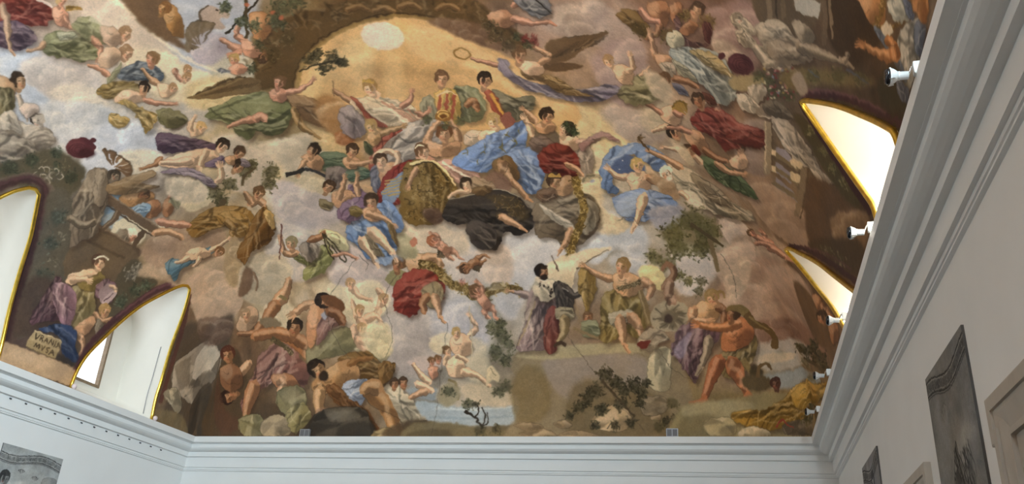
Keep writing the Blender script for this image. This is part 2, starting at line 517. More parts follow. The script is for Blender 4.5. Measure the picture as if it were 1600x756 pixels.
def blur1(M, r):
    r = int(r)
    if r < 1: return M
    for ax in (0, 1):
        pad = [(0, 0), (0, 0)]; pad[ax] = (r+1, r)
        c = np.cumsum(np.pad(M, pad, mode='edge'), ax, dtype=np.float64)
        n = M.shape[ax]
        M = ((np.take(c, range(2*r+1, 2*r+1+n), ax)-np.take(c, range(0, n), ax))/(2*r+1)).astype(np.float32)
    return M
def raster(C, soft=0):
    """anti-aliased coverage of a closed polygon on the canvas -> (y0, x0, mask)"""
    pad = int(3*soft)+2
    w, h = CV.P.shape[1], CV.P.shape[0]
    x0 = max(int(C[:, 0].min())-pad, 0); x1 = min(int(C[:, 0].max())+pad+1, w)
    y0 = max(int(C[:, 1].min())-pad, 0); y1 = min(int(C[:, 1].max())+pad+1, h)
    if x1 <= x0 or y1 <= y0: return None
    S = 3; bw, bh = x1-x0, y1-y0
    X = C[:, 0]-x0; Y = (C[:, 1]-y0)*S-0.5
    Xn, Yn = np.roll(X, -1), np.roll(Y, -1)
    lo = np.ceil(np.minimum(Y, Yn)); hi = np.ceil(np.maximum(Y, Yn))
    lo = np.clip(lo, 0, bh*S).astype(int); hi = np.clip(hi, 0, bh*S).astype(int)
    cnt = hi-lo; tot = cnt.sum()
    D = np.zeros((bh*S, bw+2), np.float32)
    if tot:
        e = np.repeat(np.arange(len(C)), cnt)
        row = np.arange(tot)-np.repeat(np.cumsum(cnt)-cnt, cnt)+lo[e]
        dy = Yn[e]-Y[e]
        xc = np.clip(X[e]+(row-Y[e])/np.where(dy == 0, 1, dy)*(Xn[e]-X[e]), 0, bw-1e-3)
        s = np.sign(dy); ix = xc.astype(int); f = xc-ix
        flat = row*(bw+2)+ix
        D = (np.bincount(flat, s*(1-f), D.size)+np.bincount(flat+1, s*f, D.size)).reshape(D.shape).astype(np.float32)
    M = np.clip(np.abs(np.cumsum(D, 1)[:, :bw]), 0, 1).reshape(bh, S, bw).mean(1)
    if soft >= 1:
        M = blur1(blur1(M, soft), soft)
    return y0, x0, M
def put(R, col, a=1.0, clip=None):
    if R is None: return
    y0, x0, M = R; h, w = M.shape
    M = M*a
    if clip is not None:
        cy, cx, CM = clip
        ay0, ax0 = max(y0, cy), max(x0, cx); ay1, ax1 = min(y0+h, cy+CM.shape[0]), min(x0+w, cx+CM.shape[1])
        if ay1 <= ay0 or ax1 <= ax0: return
        M = M[ay0-y0:ay1-y0, ax0-x0:ax1-x0]*CM[ay0-cy:ay1-cy, ax0-cx:ax1-cx]
        y0, x0 = ay0, ax0; h, w = M.shape
    V_ = CV.P[y0:y0+h, x0:x0+w]
    col = hexc(col)
    V_ += (col-V_)*M[..., None]
def tone(c, k):
    c = hexc(c)
    if k <= 1: return c*k
    return np.clip(c+(np.array([250, 238, 215], np.float32)-c)*(k-1)*min(1.0, 0.2+float(c.mean())/150), 0, 255)
def P(col, s, soft=0.0, a=1.0, sp=True, clip=None):
    q = pts(s)
    if sp: q = spline(q, 5, True)
    R = raster(CV.tf(q), soft)
    put(R, col, a, clip)
    return R
def K(col, s, soft=7, a=0.9, lob=1):
    """cloud bank: soft, mottled, with billows catching the light"""
    q = spline(pts(s), 5, True)
    R = raster(CV.tf(q), soft)
    if R is None: return
    y0, x0, M = R
    n = CV.NZ[y0:y0+M.shape[0], x0:x0+M.shape[1]]
    M2 = np.clip(M*1.25+n*0.20*(M > 0.02)-0.12, 0, 1)
    put((y0, x0, M2), col, a)
    clip = (y0, x0, M2)
    lo, hi = q.min(0), q.max(0); sz = max(6, min(hi-lo)); c0 = q.mean(0)
    body = hexc(col)
    if not lob or c0[1] > 556: return
    for i in range(int(7+len(q)/6)):
        e = q[rng.integers(len(q))]; c = c0+(e-c0)*rng.uniform(0.25, 0.92); r = sz*rng.uniform(0.12, 0.30)
        el = ell(c, r*rng.uniform(1.0, 1.5), r*rng.uniform(0.7, 1.0), rng.uniform(-25, 25), 12)
        up_ = 1 if (e-c0)[1]*0.8+(e-c0)[0]*0.5 < 0 else 0.55
        P(tone(col, 1+0.42*up_), el, soft=max(1, r*0.14), a=0.42, clip=clip, sp=False)
        P(body*rng.uniform(0.90, 1.0), el+np.array([r*0.28, r*0.36]), soft=max(1.5, r*0.24), a=0.62, clip=clip, sp=False)
        if rng.random() < 0.6: P(body*0.80, el*1.0+np.array([r*0.55, r*0.75]), soft=max(2, r*0.30), a=0.26, clip=clip, sp=False)
def ribbon(q, w):
    d = np.gradient(q, axis=0); d /= np.maximum(np.linalg.norm(d, axis=1), 1e-6)[:, None]
    n = np.stack([-d[:, 1], d[:, 0]], -1)*w[:, None]/2
    return q, n
def S(col, s, w0=2, w1=None, a=1.0, soft=0.0, clip=None):
    q = spline(pts(s), 5)
    w = np.linspace(w0, w0 if w1 is None else w1, len(q))
    q, n = ribbon(q, w)
    R = raster(CV.tf(np.concatenate([q+n, (q-n)[::-1]])), soft)
    put(R, col, a, clip)
    return R
def G(col, s, ang=None, n=None, c=1.0, edge=0.35):
    """cloth: base, light from the upper left, folds, a dark contour"""
    q = spline(pts(s), 5, True)
    # cloth never has an even hem: jog the contour a little
    t_ = np.linspace(0, 2*math.pi, len(q), endpoint=False); am = np.clip(np.ptp(q, axis=0).min()*0.028, 0.3, 2.2)
    wob = sum(rng.normal(0, 1.0)*np.sin(f_*t_+rng.uniform(0, 6.3))/(1+0.04*f_) for f_ in (4, 7, 11, 16, 23))
    q = q+(q-q.mean(0))/np.maximum(np.linalg.norm(q-q.mean(0), axis=1), 1)[:, None]*(am*wob*0.6)[:, None]
    C = CV.tf(q)
    ds = np.clip(np.ptp(q, axis=0).min()*0.12, 1.5, 6)
    P('3c2c20', q+[ds*0.7, ds], soft=max(1, ds*0.7), a=0.42, sp=False)
    R = raster(C)
    if R is None: return
    put(R, col)
    y0, x0, M = R
    ctr = q.mean(0); e = q-ctr
    cov = e.T@e/len(e); ev, evec = np.linalg.eigh(cov)
    L1_, L2_ = math.sqrt(max(ev[1], 1))*3.2, math.sqrt(max(ev[0], 1))*3.2
    if ang is None: ang = math.degrees(math.atan2(evec[1, 1], evec[0, 1]))
    th = math.radians(ang)
    # big turn of form: a light mass and a dark mass
    for sgn, k, al in ((-1, 1.22, 0.55*c), (1, 0.62, 0.55*c)):
        m = ctr+np.array([0.30*sgn*L2_*0.7, 0.30*sgn*L2_])
        t = np.linspace(0, 2*math.pi, 14)[:-1]
        el = np.stack([m[0]+L1_*0.42*np.cos(t)*math.cos(th)-L2_*0.30*np.sin(t)*math.sin(th),
                       m[1]+L1_*0.42*np.cos(t)*math.sin(th)+L2_*0.30*np.sin(t)*math.cos(th)], -1)
        P(tone(col, k), el, soft=max(2, L2_*0.10), a=al, clip=R)
    if n is None: n = int(np.clip(L1_*L2_/42, 8, 54))
    wv = max(1.2, min(L2_*0.11, 7))
    for i in range(n):
        dark = i % 2 == 0
        st = q[rng.integers(len(q))]*0.5+ctr*0.5+rng.uniform(-0.3, 0.3, 2)*[L1_, L2_]*0.5
        t2 = th+rng.normal(0, 0.26); ln = L1_*rng.uniform(0.35, 0.85); bend = rng.normal(0, 0.5)
        t = np.linspace(-0.5, 0.5, 5)
        cv = st+np.stack([np.cos(t2+bend*t), np.sin(t2+bend*t)], -1)*(t*ln)[:, None]+np.stack([-np.sin(t2)*t*t, np.cos(t2)*t*t], -1)*ln*bend*0.8
        if dark: S(tone(col, rng.uniform(0.45, 0.68)), cv, wv*rng.uniform(0.6, 1.3), 0.5, a=0.62*c, soft=1 if wv > 3 else 0, clip=R)
        else: S(tone(col, rng.uniform(1.22, 1.5)), cv, wv*rng.uniform(0.5, 1.0), 0.4, a=0.58*c, soft=1 if wv > 3 else 0, clip=R)
    S(tone(col, 0.4), np.concatenate([q, q[:1]])[::3], 1.2, 1.2, a=edge*0.7)
    return R
def L(s, w0, w1, col, hand=0, foot=0, c=1.0):
    """a limb: tapered flesh with a lit side, a shaded side and a contour"""
    q = spline(pts(s), 6)
    w = np.interp(np.linspace(0, 1, len(q)), np.linspace(0, 1, 5), [w0*0.85, w0*1.06, (w0+w1)/2, w1*1.08, w1*0.9])
    q, n = ribbon(q, w)
    cap0 = q[0]-(q[1]-q[0])/max(np.linalg.norm(q[1]-q[0]), .1)*w0*0.35
    cap1 = q[-1]+(q[-1]-q[-2])/max(np.linalg.norm(q[-1]-q[-2]), .1)*w1*0.35
    R = raster(CV.tf(np.concatenate([q+n, [cap1], (q-n)[::-1], [cap0]])))
    put(R, col)
    if R is None: return
    sgn = np.where((n[:, 0]*0.5+n[:, 1]) > 0, 1, -1)[:, None]
    dk = q+n*sgn*0.62; lt = q-n*sgn*0.35
    S(tone(col, 0.62), dk[::2], w0*0.5, w1*0.5, a=0.75*c, soft=max(1, w0*0.1), clip=R)
    S(tone(col, 1.35), lt[::2], w0*0.34, w1*0.3, a=0.6*c, soft=max(1, w0*0.08), clip=R)
    ct = np.concatenate([q+n*sgn])
    S(tone(col, 0.38), ct[::3] if len(ct) > 8 else ct, 1.2, 1.0, a=0.55*c)
    S(tone(col, 0.5), (q-n*sgn)[::3], 0.9, 0.8, a=0.3*c)
    d = q[-1]-q[-3]; d /= max(np.linalg.norm(d), .1); nn = np.array([-d[1], d[0]])
    if hand:
        for k in (-1.5, -0.5, 0.5, 1.5):
            S(tone(col, 1.02 if k < 0 else 0.85), [q[-1]+nn*k*w1*0.18, q[-1]+d*w1*0.7+nn*k*w1*0.32, q[-1]+d*w1*(1.35-abs(k)*0.15)+nn*k*w1*0.36], w1*0.34, w1*0.16)
        S(tone(col, 0.9), [q[-1]-d*w1*0.1, q[-1]+d*w1*0.3+nn*w1*0.75], w1*0.34, w1*0.16)
    if foot:
        f = np.array([foot, 0.35]); f = f/np.linalg.norm(f)
        S(col, [q[-1], q[-1]+f*w1*0.9, q[-1]+f*w1*1.9], w1*0.95, w1*0.45)
        S(tone(col, 0.55), [q[-1]+[0, w1*0.4], q[-1]+f*w1*1.9+[0, w1*0.2]], w1*0.25, 0.6, a=0.6)
def ell(c, rx, ry, ang, n=16):
    t = np.linspace(0, 2*math.pi, n+1)[:-1]; a = math.radians(ang)
    return np.stack([c[0]+rx*np.cos(t)*math.cos(a)-ry*np.sin(t)*math.sin(a), c[1]+rx*np.cos(t)*math.sin(a)+ry*np.sin(t)*math.cos(a)], -1)
def Hd(x, y, r, up=90, look=0.0, hair='3a2a1e', skin='c49a78', beard=0):
    """an anonymous head: hair mass, face oval, brow shade, nose, mouth, cheek"""
    a = math.radians(up); U = np.array([math.cos(a), -math.sin(a)]); F = np.array([-U[1], U[0]])
    if F[0] < 0: F = -F                      # sideways axis, to the right
    c = np.array([x, y], float); tw = math.degrees(math.atan2(U[1], U[0]))+90
    P(tone(skin, 0.8), ell(c-U*r*0.95-F*look*r*0.2, r*0.42, r*0.55, tw), a=0.95)
    P(hair, ell(c+U*r*0.28-F*look*r*0.28, r*0.98, r*1.0, tw), a=1)
    fc = c-U*r*0.12+F*look*r*0.22
    R = P(skin, ell(fc, r*0.70*(1-0.12*abs(look)), r*0.92, tw))
    P(tone(skin, 0.66), ell(fc+F*r*0.42-U*r*0.25, r*0.38, r*0.75, tw), soft=1.5, a=0.6, clip=R)
    P(tone(skin, 1.3), ell(fc-F*r*0.22+U*r*0.28, r*0.34, r*0.42, tw), soft=1.5, a=0.6, clip=R)
    P(hair, ell(fc+U*r*0.86-F*look*r*0.15, r*0.8, r*0.34, tw), a=0.9)
    P(hair, ell(fc-F*(look if abs(look) > .2 else 1)*r*0.72+U*r*0.25, r*0.24, r*0.6, tw), a=0.85)
    if r > 4.5:
        o = fc+F*look*r*0.16
        for k in (-0.30, 0.32):
            e = o+F*k*r+U*r*0.12
            S(tone(skin, 0.36), [e-F*r*0.15, e+U*r*0.05, e+F*r*0.15], r*0.15, r*0.09, a=0.62)
            S(tone(hair, 0.9), [e-F*r*0.2+U*r*0.18, e+U*r*0.25, e+F*r*0.2+U*r*0.16], r*0.09, 0.5, a=0.42)
        S(tone(skin, 0.6), [o+U*r*0.1+F*r*0.05, o-U*r*0.16+F*r*0.12, o-U*r*0.22], r*0.12, r*0.12, a=0.75)
        S('8c3f34', [o-U*r*0.48-F*r*0.17, o-U*r*0.46, o-U*r*0.48+F*r*0.17], r*0.14, 0.6, a=0.8)
        P('c06a50', ell(o-F*r*0.34-U*r*0.22, r*0.2, r*0.16, tw), soft=1.2, a=0.4, clip=R)
    if beard: P(tone(hair, 1.0), ell(fc-U*r*0.72, r*0.55, r*0.48, tw), soft=1, a=0.9)
    for k in range(5):
        t = rng.uniform(0.5, 2.6); h0 = c+U*r*0.3-F*look*r*0.28
        v = np.array([math.cos(t), math.sin(t)])
        S(tone(hair, 1.22), [h0+(F*v[0]+U*v[1])*r*0.55, h0+(F*math.cos(t+.4)+U*math.sin(t+.4))*r*0.85], r*0.14, 0.5, a=0.5)
def T(s, col, n=4):
    """torso or flesh mass with modelling"""
    q = spline(pts(s), 5, True)
    P('402c20', q+[1.6, 2.4], soft=2, a=0.4, sp=False)
    R = raster(CV.tf(q)); put(R, col)
    if R is None: return
    lo, hi = q.min(0), q.max(0); sz = hi-lo; c = (lo+hi)/2
    P(tone(col, 0.62), ell(c+sz*[0.3, 0.3], sz[0]*0.34, sz[1]*0.42, 0), soft=max(1, min(sz)*0.09), a=0.7, clip=R)
    P(tone(col, 1.3), ell(c-sz*[0.2, 0.22], sz[0]*0.26, sz[1]*0.28, 0), soft=max(1, min(sz)*0.08), a=0.6, clip=R)
    for i in range(n):
        p = c+sz*rng.uniform(-0.3, 0.3, 2); r = min(sz)*rng.uniform(0.12, 0.22); t = np.linspace(0.2, 2.2, 5)+rng.uniform(-.5, .8)
        S(tone(col, 0.6), np.stack([p[0]+r*np.cos(t), p[1]+r*np.sin(t)], -1), r*0.3, 0.5, a=0.5, soft=0, clip=R)
    S(tone(col, 0.4), np.concatenate([q, q[:1]])[::3], 1.1, 1.1, a=0.32)
def Wg(col, s, tip, n=9):
    """wing: the leading edge is s, feathers sweep toward tip"""
    e = spline(pts(s), 6); tip = np.array([float(v) for v in tip.split(',')])
    for k in range(n):
        b = e[int((len(e)-1)*k/(n-1))]; f = b+(tip-b)*(0.55+0.35*math.sin(k*1.3)**2)
        m_ = (b+f)/2+rng.uniform(-2, 2, 2)
        S(tone(col, rng.uniform(0.75, 1.18)), [b, m_, f], 7, 1.5, a=0.95)
    S(tone(col, 0.6), e, 3, 2, a=0.7)
def V(col, spots, n=26, size=6, ang=None):
    """foliage: clumps 'x,y,r' of separate leaf touches"""
    for cl in spots.split():
        x, y, r = [float(v) for v in cl.split(',')]
        P(tone(col, 0.8), ell((x, y), r*0.75, r*0.65, 0), soft=max(1, r*0.2), a=0.6)
        for i in range(int(n*1.7)):
            t = rng.uniform(0, 2*math.pi); d = r*math.sqrt(rng.random())*rng.choice([0.8, 1.0, 1.2])
            p = np.array([x+d*math.cos(t), y+d*math.sin(t)])
            g = rng.uniform(0, 6.3) if ang is None else math.radians(ang)+rng.normal(0, 0.5)
            v = np.array([math.cos(g), math.sin(g)])*size*0.72*rng.uniform(0.6, 1.5)
            S(tone(col, rng.choice([0.66, 0.85, 1.0, 1.1, 1.22])), [p-v*0.4, p, p+v*0.6], size*0.5, 0.6, a=0.75)
def R_(col, s, n=7):
    """rock: hard planes"""
    q = pts(s); R = raster(CV.tf(spline(q, 2, True))); put(R, col)
    lo, hi = q.min(0), q.max(0); c = q.mean(0); sz = hi-lo
    for i in range(n):
        k = rng.integers(len(q)); a, b = q[k], q[(k+1) % len(q)]
        m_ = c+sz*rng.uniform(-0.25, 0.25, 2)
        P(tone(col, rng.choice([0.62, 0.78, 1.15, 1.3])), [a, b, m_], soft=1, a=0.6, sp=False, clip=R)
    P(tone(col, 0.6), ell(c+sz*0.3, sz[0]*0.35, sz[1]*0.35, 0), soft=4, a=0.5, clip=R)
    S(tone(col, 0.45), np.concatenate([q, q[:1]]), 1.3, 1.3, a=0.4)
def gild(col, s, w, n):
    """a rough garland of gold touches along a line"""
    q = spline(pts(s), 8)
    S(tone(col, 0.7), q[::4] if len(q) > 12 else q, w, w, a=0.9)
    for i in range(n):
        p = q[rng.integers(len(q))]+rng.normal(0, w*0.28, 2); t = rng.uniform(0, 6.3)
        r = w*rng.uniform(0.15, 0.32); tt = np.linspace(0, 3.5, 5)+t
        S(tone(col, rng.choice([0.5, 0.8, 1.15, 1.35])), np.stack([p[0]+r*np.cos(tt), p[1]+r*np.sin(tt)], -1), w*0.16, w*0.08, a=0.85)
GLYPH = {'V': '0,0 .45,1 .9,0', 'R': '0,1 0,0 .55,.05 .6,.4 0,.5|.2,.5 .7,1', 'A': '0,1 .45,0 .9,1|.2,.65 .7,.65', 'N': '0,1 0,0 .75,1 .75,0',
         'I': '.2,0 .2,1', 'M': '0,1 .15,0 .5,.8 .85,0 1,1', 'S': '.6,.12 .3,0 .05,.2 .55,.75 .3,1 0,.85', 'H': '0,0 0,1|0,.5 .65,.5|.65,0 .65,1'}
def letters(txt, x, y, size, ang, col, w=1.4, gap=0.35):
    a = math.radians(ang); X = np.array([math.cos(a), math.sin(a)]); Yv = np.array([-math.sin(a), math.cos(a)])
    o = np.array([x, y], float)
    for ch in txt:
        mx = 0
        for st in GLYPH[ch].split('|'):
            q = pts(st); mx = max(mx, q[:, 0].max())
            for p0, p1 in zip(q, q[1:]):
                S(col, [o+(X*p0[0]*0.85+Yv*p0[1])*size, o+(X*p1[0]*0.85+Yv*p1[1])*size], w, w)
        o = o+X*(mx*0.85+gap)*size
def finish(P_, warp=1.7, grain=0.05, seed=50, sat=0.74):
    """brush drag, plaster grain and age over the whole picture"""
    h, w = P_.shape[:2]
    dx = smooth_noise(w, h, 9, seed)*warp+smooth_noise(w, h, 5, seed+1)*warp*0.22
    dy = smooth_noise(w, h, 9, seed+2)*warp+smooth_noise(w, h, 5, seed+3)*warp*0.22
    X = np.clip(np.arange(w)[None]+dx, 0, w-1).astype(np.int32); Y = np.clip(np.arange(h)[:, None]+dy, 0, h-1).astype(np.int32)
    P_ = P_[Y, X]
    # lost edges: here and there the wet paint is drawn together
    B1 = np.stack([blur1(blur1(P_[..., k], 1), 1) for k in range(3)], -1); B3 = np.stack([blur1(blur1(P_[..., k], 3), 3) for k in range(3)], -1)
    m_ = np.clip(0.30+0.5*fractal(w, h, 50, 4, seed+60), 0, 0.9)[..., None]
    P_ = P_*0.45+B1*0.55; P_ = P_*(1-m_*0.48)+B3*(m_*0.48)
    # broken brushwork at two sizes, keeping to the local colour
    P_ = P_*(1+0.012*smooth_noise(w, h, 7, seed+61)[..., None]+0.014*smooth_noise(w, h, 3, seed+62)[..., None])
    g_ = P_.mean(-1, keepdims=True); P_ = g_+(P_-g_)*sat
    P_ = 255*np.clip(P_/255, 0, 1)**1.12*1.06
    n = fractal(w, h, 48, 4, seed+9)[..., None]
    t = fractal(w, h, 130, 4, seed+20)[..., None]
    P_ = P_*(1+grain*n)+t*np.array([2.0, 0.3, -2.0], np.float32)
    P_ = P_*(1+0.02*smooth_noise(w, h, 2.2, seed+30)[..., None])
    return np.clip(P_, 0, 255)
def to_image(name, P_, gain):
    """canvas (v up) -> packed colour image, with the paint's own reflectance"""
    lin = np.where(P_ <= 10.3, P_/255/12.92, ((P_/255+0.055)/1.055)**2.4)*np.asarray(gain, np.float32)
    lin = np.clip(lin, 0, 0.92)
    s = np.where(lin <= 0.0031308, lin*12.92, 1.055*lin**(1/2.4)-0.055)
    h, w = P_.shape[:2]
    im = bpy.data.images.new(name, w, h, alpha=False)
    buf = np.ones((h, w, 4), np.float32); buf[..., :3] = s
    im.pixels.foreach_set(buf.ravel()); im.update(); im.pack()
    return im
def paint_material(name, im, rough=0.85):
    M = bpy.data.materials.new(name); M.use_nodes = True
    nt = M.node_tree; b = nt.nodes['Principled BSDF']
    t = nt.nodes.new('ShaderNodeTexImage'); t.image = im; t.extension = 'MIRROR'
    u = nt.nodes.new('ShaderNodeUVMap'); u.uv_map = 'UVMap'
    nt.links.new(u.outputs[0], t.inputs[0]); nt.links.new(t.outputs[0], b.inputs['Base Color'])
    b.inputs['Roughness'].default_value = rough; b.inputs['Specular IOR Level'].default_value = 0.25
    nz = nt.nodes.new('ShaderNodeTexNoise'); nz.inputs['Scale'].default_value = 9; nz.inputs['Detail'].default_value = 6
    bp = nt.nodes.new('ShaderNodeBump'); bp.inputs['Strength'].default_value = 0.08; bp.inputs['Distance'].default_value = 0.02
    tc = nt.nodes.new('ShaderNodeTexCoord')
    nt.links.new(tc.outputs['Object'], nz.inputs[0]); nt.links.new(nz.outputs['Fac'], bp.inputs['Height']); nt.links.new(bp.outputs['Normal'], b.inputs['Normal'])
    return M
# ------------------------------------------------------------------ the fresco: clouds, draped figures, rocks and trees
CV.P = np.zeros((PH, PW, 3), np.float32); CV.tf = to_canvas
CV.NZ = fractal(PW, PH, 60, 3, 3)
def ground_tone():
    """broad colour fields, blended on the plaster"""
    xs = np.array([-150, 50, 150, 250, 350, 450, 550, 650, 750, 850, 950, 1050, 1150, 1250, 1350, 1450])
    rows = {-40: '705040 8a6a58 a09080 8c7860 96826e 7a6444 644a2a 5f4628 6e553f 967a68 a08774 78553c 735a50 5a4632 5f4b38 695a4b',
            45: '87705a 9a8678 a69684 87735a 98887a 78643f 64482a 5f4628 6e5540 967a68 a08774 785540 735a50 5a4632 5f4b38 695a4b',
            140: '8a8a90 a5a8b4 b0a8a2 aa967a b6a07a 7a6038 bea064 cdaf70 be a0 8c6e4b a58c78 96785f 6e5548 5a4b3c 3c2d1e 3c2d1e'.replace('be a0', 'bea066'),
            235: '6e6862 968f8a b9b9bc b4aa a5'.replace('b4aa a5', 'b4aaa5')+' b09c7c bca780 a57d4b be9670 a88259 a88c5a c3aa82 a5917d 826446 5f5546 3c2d1e 3c2d1e',
            330: '3e3430 5a5048 5f554b 96877a a08764 b9b4af b0a296 8c7458 6e6050 80705c b4afa6 96 8c7d'.replace('96 8c7d', '968c7d')+' 8c735a 6e553c 5a4430 5a4430',
            425: '3e3030 4c403a 5a4b38 96805f a58f73 b4a082 a59b91 aaa09b b9b4b4 aaa6 a0'.replace('aaa6 a0', 'aaa6a0')+' 968068 a09682 967d69 5a412d 5a4430',
            520: '3a2e2c 4b3c3a 5a4636 785f4b 7a5a40 8c7050 a5917a a09b9b 9a968c 8c7864 826950 8c6e50 8c7869 785f46 6a523c',
            630: '5a4a3a 6a5a4a 6a5a4a 5f5040 5f4b34 64503a 786046 7d7870 80786a 6e604a 5f5438 736444 826e44 786440 6a563c 6a563c',
            720: '5a4a3a 6a5a4a 6a5a4a 5f5040 50402c 504030 64503a 6a5f48 6a5f48 645840 5a5036 6a5c3c 7a6640 705c3a 6a563c 6a563c'}
    ys = np.array(sorted(rows)); g = np.zeros((len(ys), len(xs), 3), np.float32)
    for i, y in enumerate(ys):
        c = rows[y].split()
        for j in range(len(xs)): g[i, j] = hexc(c[min(j, len(c)-1)])
    # each canvas point takes the tone of the field it lies in
    step = 6
    cy, cx = np.arange(0, PH, step), np.arange(0, PW, step)
    gx, gy = np.meshgrid(cx, cy)
    uv = np.stack([gx/PW*math.pi, gy/PH*V_TEX], -1); X = uv_to_xyz(uv)-EYE
    dz = np.maximum(X@FW, 1.0); px = 800+FPX*(X@RT)/dz; py = 378-FPX*(X@UP)/dz
    px = px+30*fractal(gx.shape[1], gx.shape[0], 14, 3, 77); py = py+30*fractal(gx.shape[1], gx.shape[0], 14, 3, 78)
    fx = np.clip(np.interp(px, xs, np.arange(len(xs))), 0, len(xs)-1.001); fy = np.clip(np.interp(py, ys, np.arange(len(ys))), 0, len(ys)-1.001)
    ix, iy = fx.astype(int), fy.astype(int); fx = (fx-ix)[..., None]; fy = (fy-iy)[..., None]
    B = (g[iy, ix]*(1-fx)+g[iy, ix+1]*fx)*(1-fy)+(g[iy+1, ix]*(1-fx)+g[iy+1, ix+1]*fx)*fy
    # beyond the part in view the painted heaven goes on as warm cloud
    o_ = np.clip(np.maximum.reduce([(-100-px)/70, (px-1500)/80, (-70-py)/50, (2.5-X@FW)*2, 0*px]), 0, 1)[..., None]
    cl = fractal(gx.shape[1], gx.shape[0], 34, 4, 91)[..., None]
    B = B*(1-o_)+o_*np.clip(np.array([138, 122, 108], np.float32)+cl*np.array([24, 22, 20], np.float32), 40, 200)
    CV.P[:] = np.repeat(np.repeat(B, step, 0), step, 1)[:PH, :PW]
    CV.P[:] = blur1(CV.P[..., 0], 5)[..., None]*[1, 0, 0]+blur1(CV.P[..., 1], 5)[..., None]*[0, 1, 0]+blur1(CV.P[..., 2], 5)[..., None]*[0, 0, 1]
    CV.P *= 1+0.07*CV.NZ[..., None]
ground_tone()
s1, s2, s3, s4 = 'd2aa88', 'bb8c66', 'a06c46', 'bd8468'      # flesh: pale, warm, brown, ruddy
D1, D2, D3, BL = '33261c', '4a3524', '6a4c30', 'a8864e'      # hair

# ---- sky and cloud banks
K('a9b1c4', '-20,70 40,70 75,105 70,150 45,185 -20,165', 8)
K('b2a8a8', '38,95 75,88 120,97 145,120 165,150 150,165 110,165 60,140 36,115', 4)
K('c0b4a8', '78,140 125,132 175,155 190,180 150,175 100,165', 5)
K('b0b0b8', '62,170 110,158 165,168 205,205 200,235 150,245 100,225 70,205', 5)
K('b4b8c8', '150,200 225,190 245,225 235,250 180,265 130,285 118,270 140,235', 8)
K('cbc0ae', '185,240 240,236 250,262 225,275 200,268', 5)
K('b8a496', '118,-40 180,-20 255,70 330,110 300,150 230,120 190,70 140,60', 7)
K('d2c0a2', '185,80 250,80 330,115 345,150 300,165 250,150 215,120', 10, 0.7)
K('9ea2b2', '262,-30 400,-30 390,60 360,120 320,110 265,70', 8)
K('b2a894', '330,85 390,80 410,130 370,140 330,125', 8, 0.7)
S('d9c9ae', '165,-10 205,20 250,62 300,96 340,112', 7, 3, a=0.7, soft=2)
K('c8ae7c', '300,130 350,120 420,160 330,170 290,165', 7, 0.7)
K('bfae98', '440,215 500,205 520,240 470,280 430,250 400,225', 9)
K('c0a270', '490,200 530,215 560,232 520,240 490,225', 7, 0.8)
K('b9a896', '330,215 400,215 430,260 390,300 350,280', 9, 0.7)
K('c4b494', '285,285 320,280 335,310 300,330 280,310', 5)
K('b4a8aa', '430,285 500,290 540,330 500,360 450,345 430,330', 10)
K('c2b294', '440,270 500,278 530,300 490,300', 6, 0.8)
K('b8aca6', '440,345 480,370 500,420 460,440 430,420 415,390', 9, 0.8)
K('cabb9c', '495,445 540,440 590,470 580,510 540,500 500,470', 9, 0.75)
K('c2b196', '395,405 440,400 455,430 430,470 395,470 380,440', 7)
K('b7a78a', '400,440 450,470 470,520 440,520 400,500', 9, 0.6)
K('b3a2a0', '510,400 570,385 610,440 600,480 560,450 520,440', 9, 0.8)
K('a29898', '590,500 640,490 690,500 700,560 650,590 610,570', 14)
K('a8a4ac', '680,480 740,470 760,530 720,560 680,530', 12)
K('bdb2ae', '690,370 735,390 760,420 745,450 700,430 680,400', 10, 0.85)
K('c6b39c', '628,345 690,355 730,370 720,400 660,395 630,370', 8, 0.8)
K('b6b4ba', '755,385 830,365 870,375 890,400 850,425 820,450 800,500 770,470 765,420', 10)
K('c2ae a0'.replace(' ', ''), '745,390 790,385 800,430 770,450 750,420', 9, 0.6)
K('b2b6c0', '900,345 960,330 1010,365 1000,400 960,390 930,410 905,390', 10)
K('c9b796', '900,330 935,290 945,330 985,350 960,365 920,360', 8, 0.7)
K('d2b988', '870,160 920,165 985,220 940,260 905,230 880,195', 12, 0.8)
K('d6c09a', '900,225 940,230 945,290 930,330 905,300', 9, 0.8)
K('a28c80', '850,15 930,0 1000,60 960,80 900,60 860,50', 10)
K('9d8480', '930,80 990,60 1010,110 990,170 960,160 930,120', 10)
K('a8968a', '940,170 1010,170 1040,215 1000,225 960,205', 10)
K('b5a58a', '1000,170 1040,150 1050,200 1010,205', 7, 0.7)
K('8f7068', '1110,15 1185,5 1192,70 1175,100 1140,75 1112,70', 8)
K('a38e7c', '1115,62 1150,75 1180,105 1150,100 1120,85', 6)
K('8d786c', '1150,200 1200,190 1200,270 1165,265 1150,240', 6)
K('947862', '1160,280 1215,290 1270,350 1262,392 1220,370 1180,330', 6)
K('c4b0a0', '1122,345 1150,340 1172,362 1165,378 1140,380', 4)
K('a48a74', '1150,370 1215,375 1235,400 1200,420 1150,400', 6)
K('a5856f', '1130,430 1165,400 1240,420 1275,490 1250,540 1180,545 1120,480', 8)
K('b89e88', '1120,395 1168,375 1180,400 1150,425 1130,445 1118,420', 4)
K('bba48c', '1132,430 1165,400 1172,430 1150,470 1135,460', 5)
K('8a6450', '1180,505 1240,500 1280,530 1290,560 1230,550 1190,535', 7, 0.8)
K('bdb5b2', '1045,395 1100,385 1120,430 1080,460 1050,440', 8, 0.75)
K('b5b3b6', '950,400 1000,380 1010,420 965,420', 9, 0.7)
K('aaa69e', '1175,540 1255,535 1260,570 1200,580', 7, 0.8)
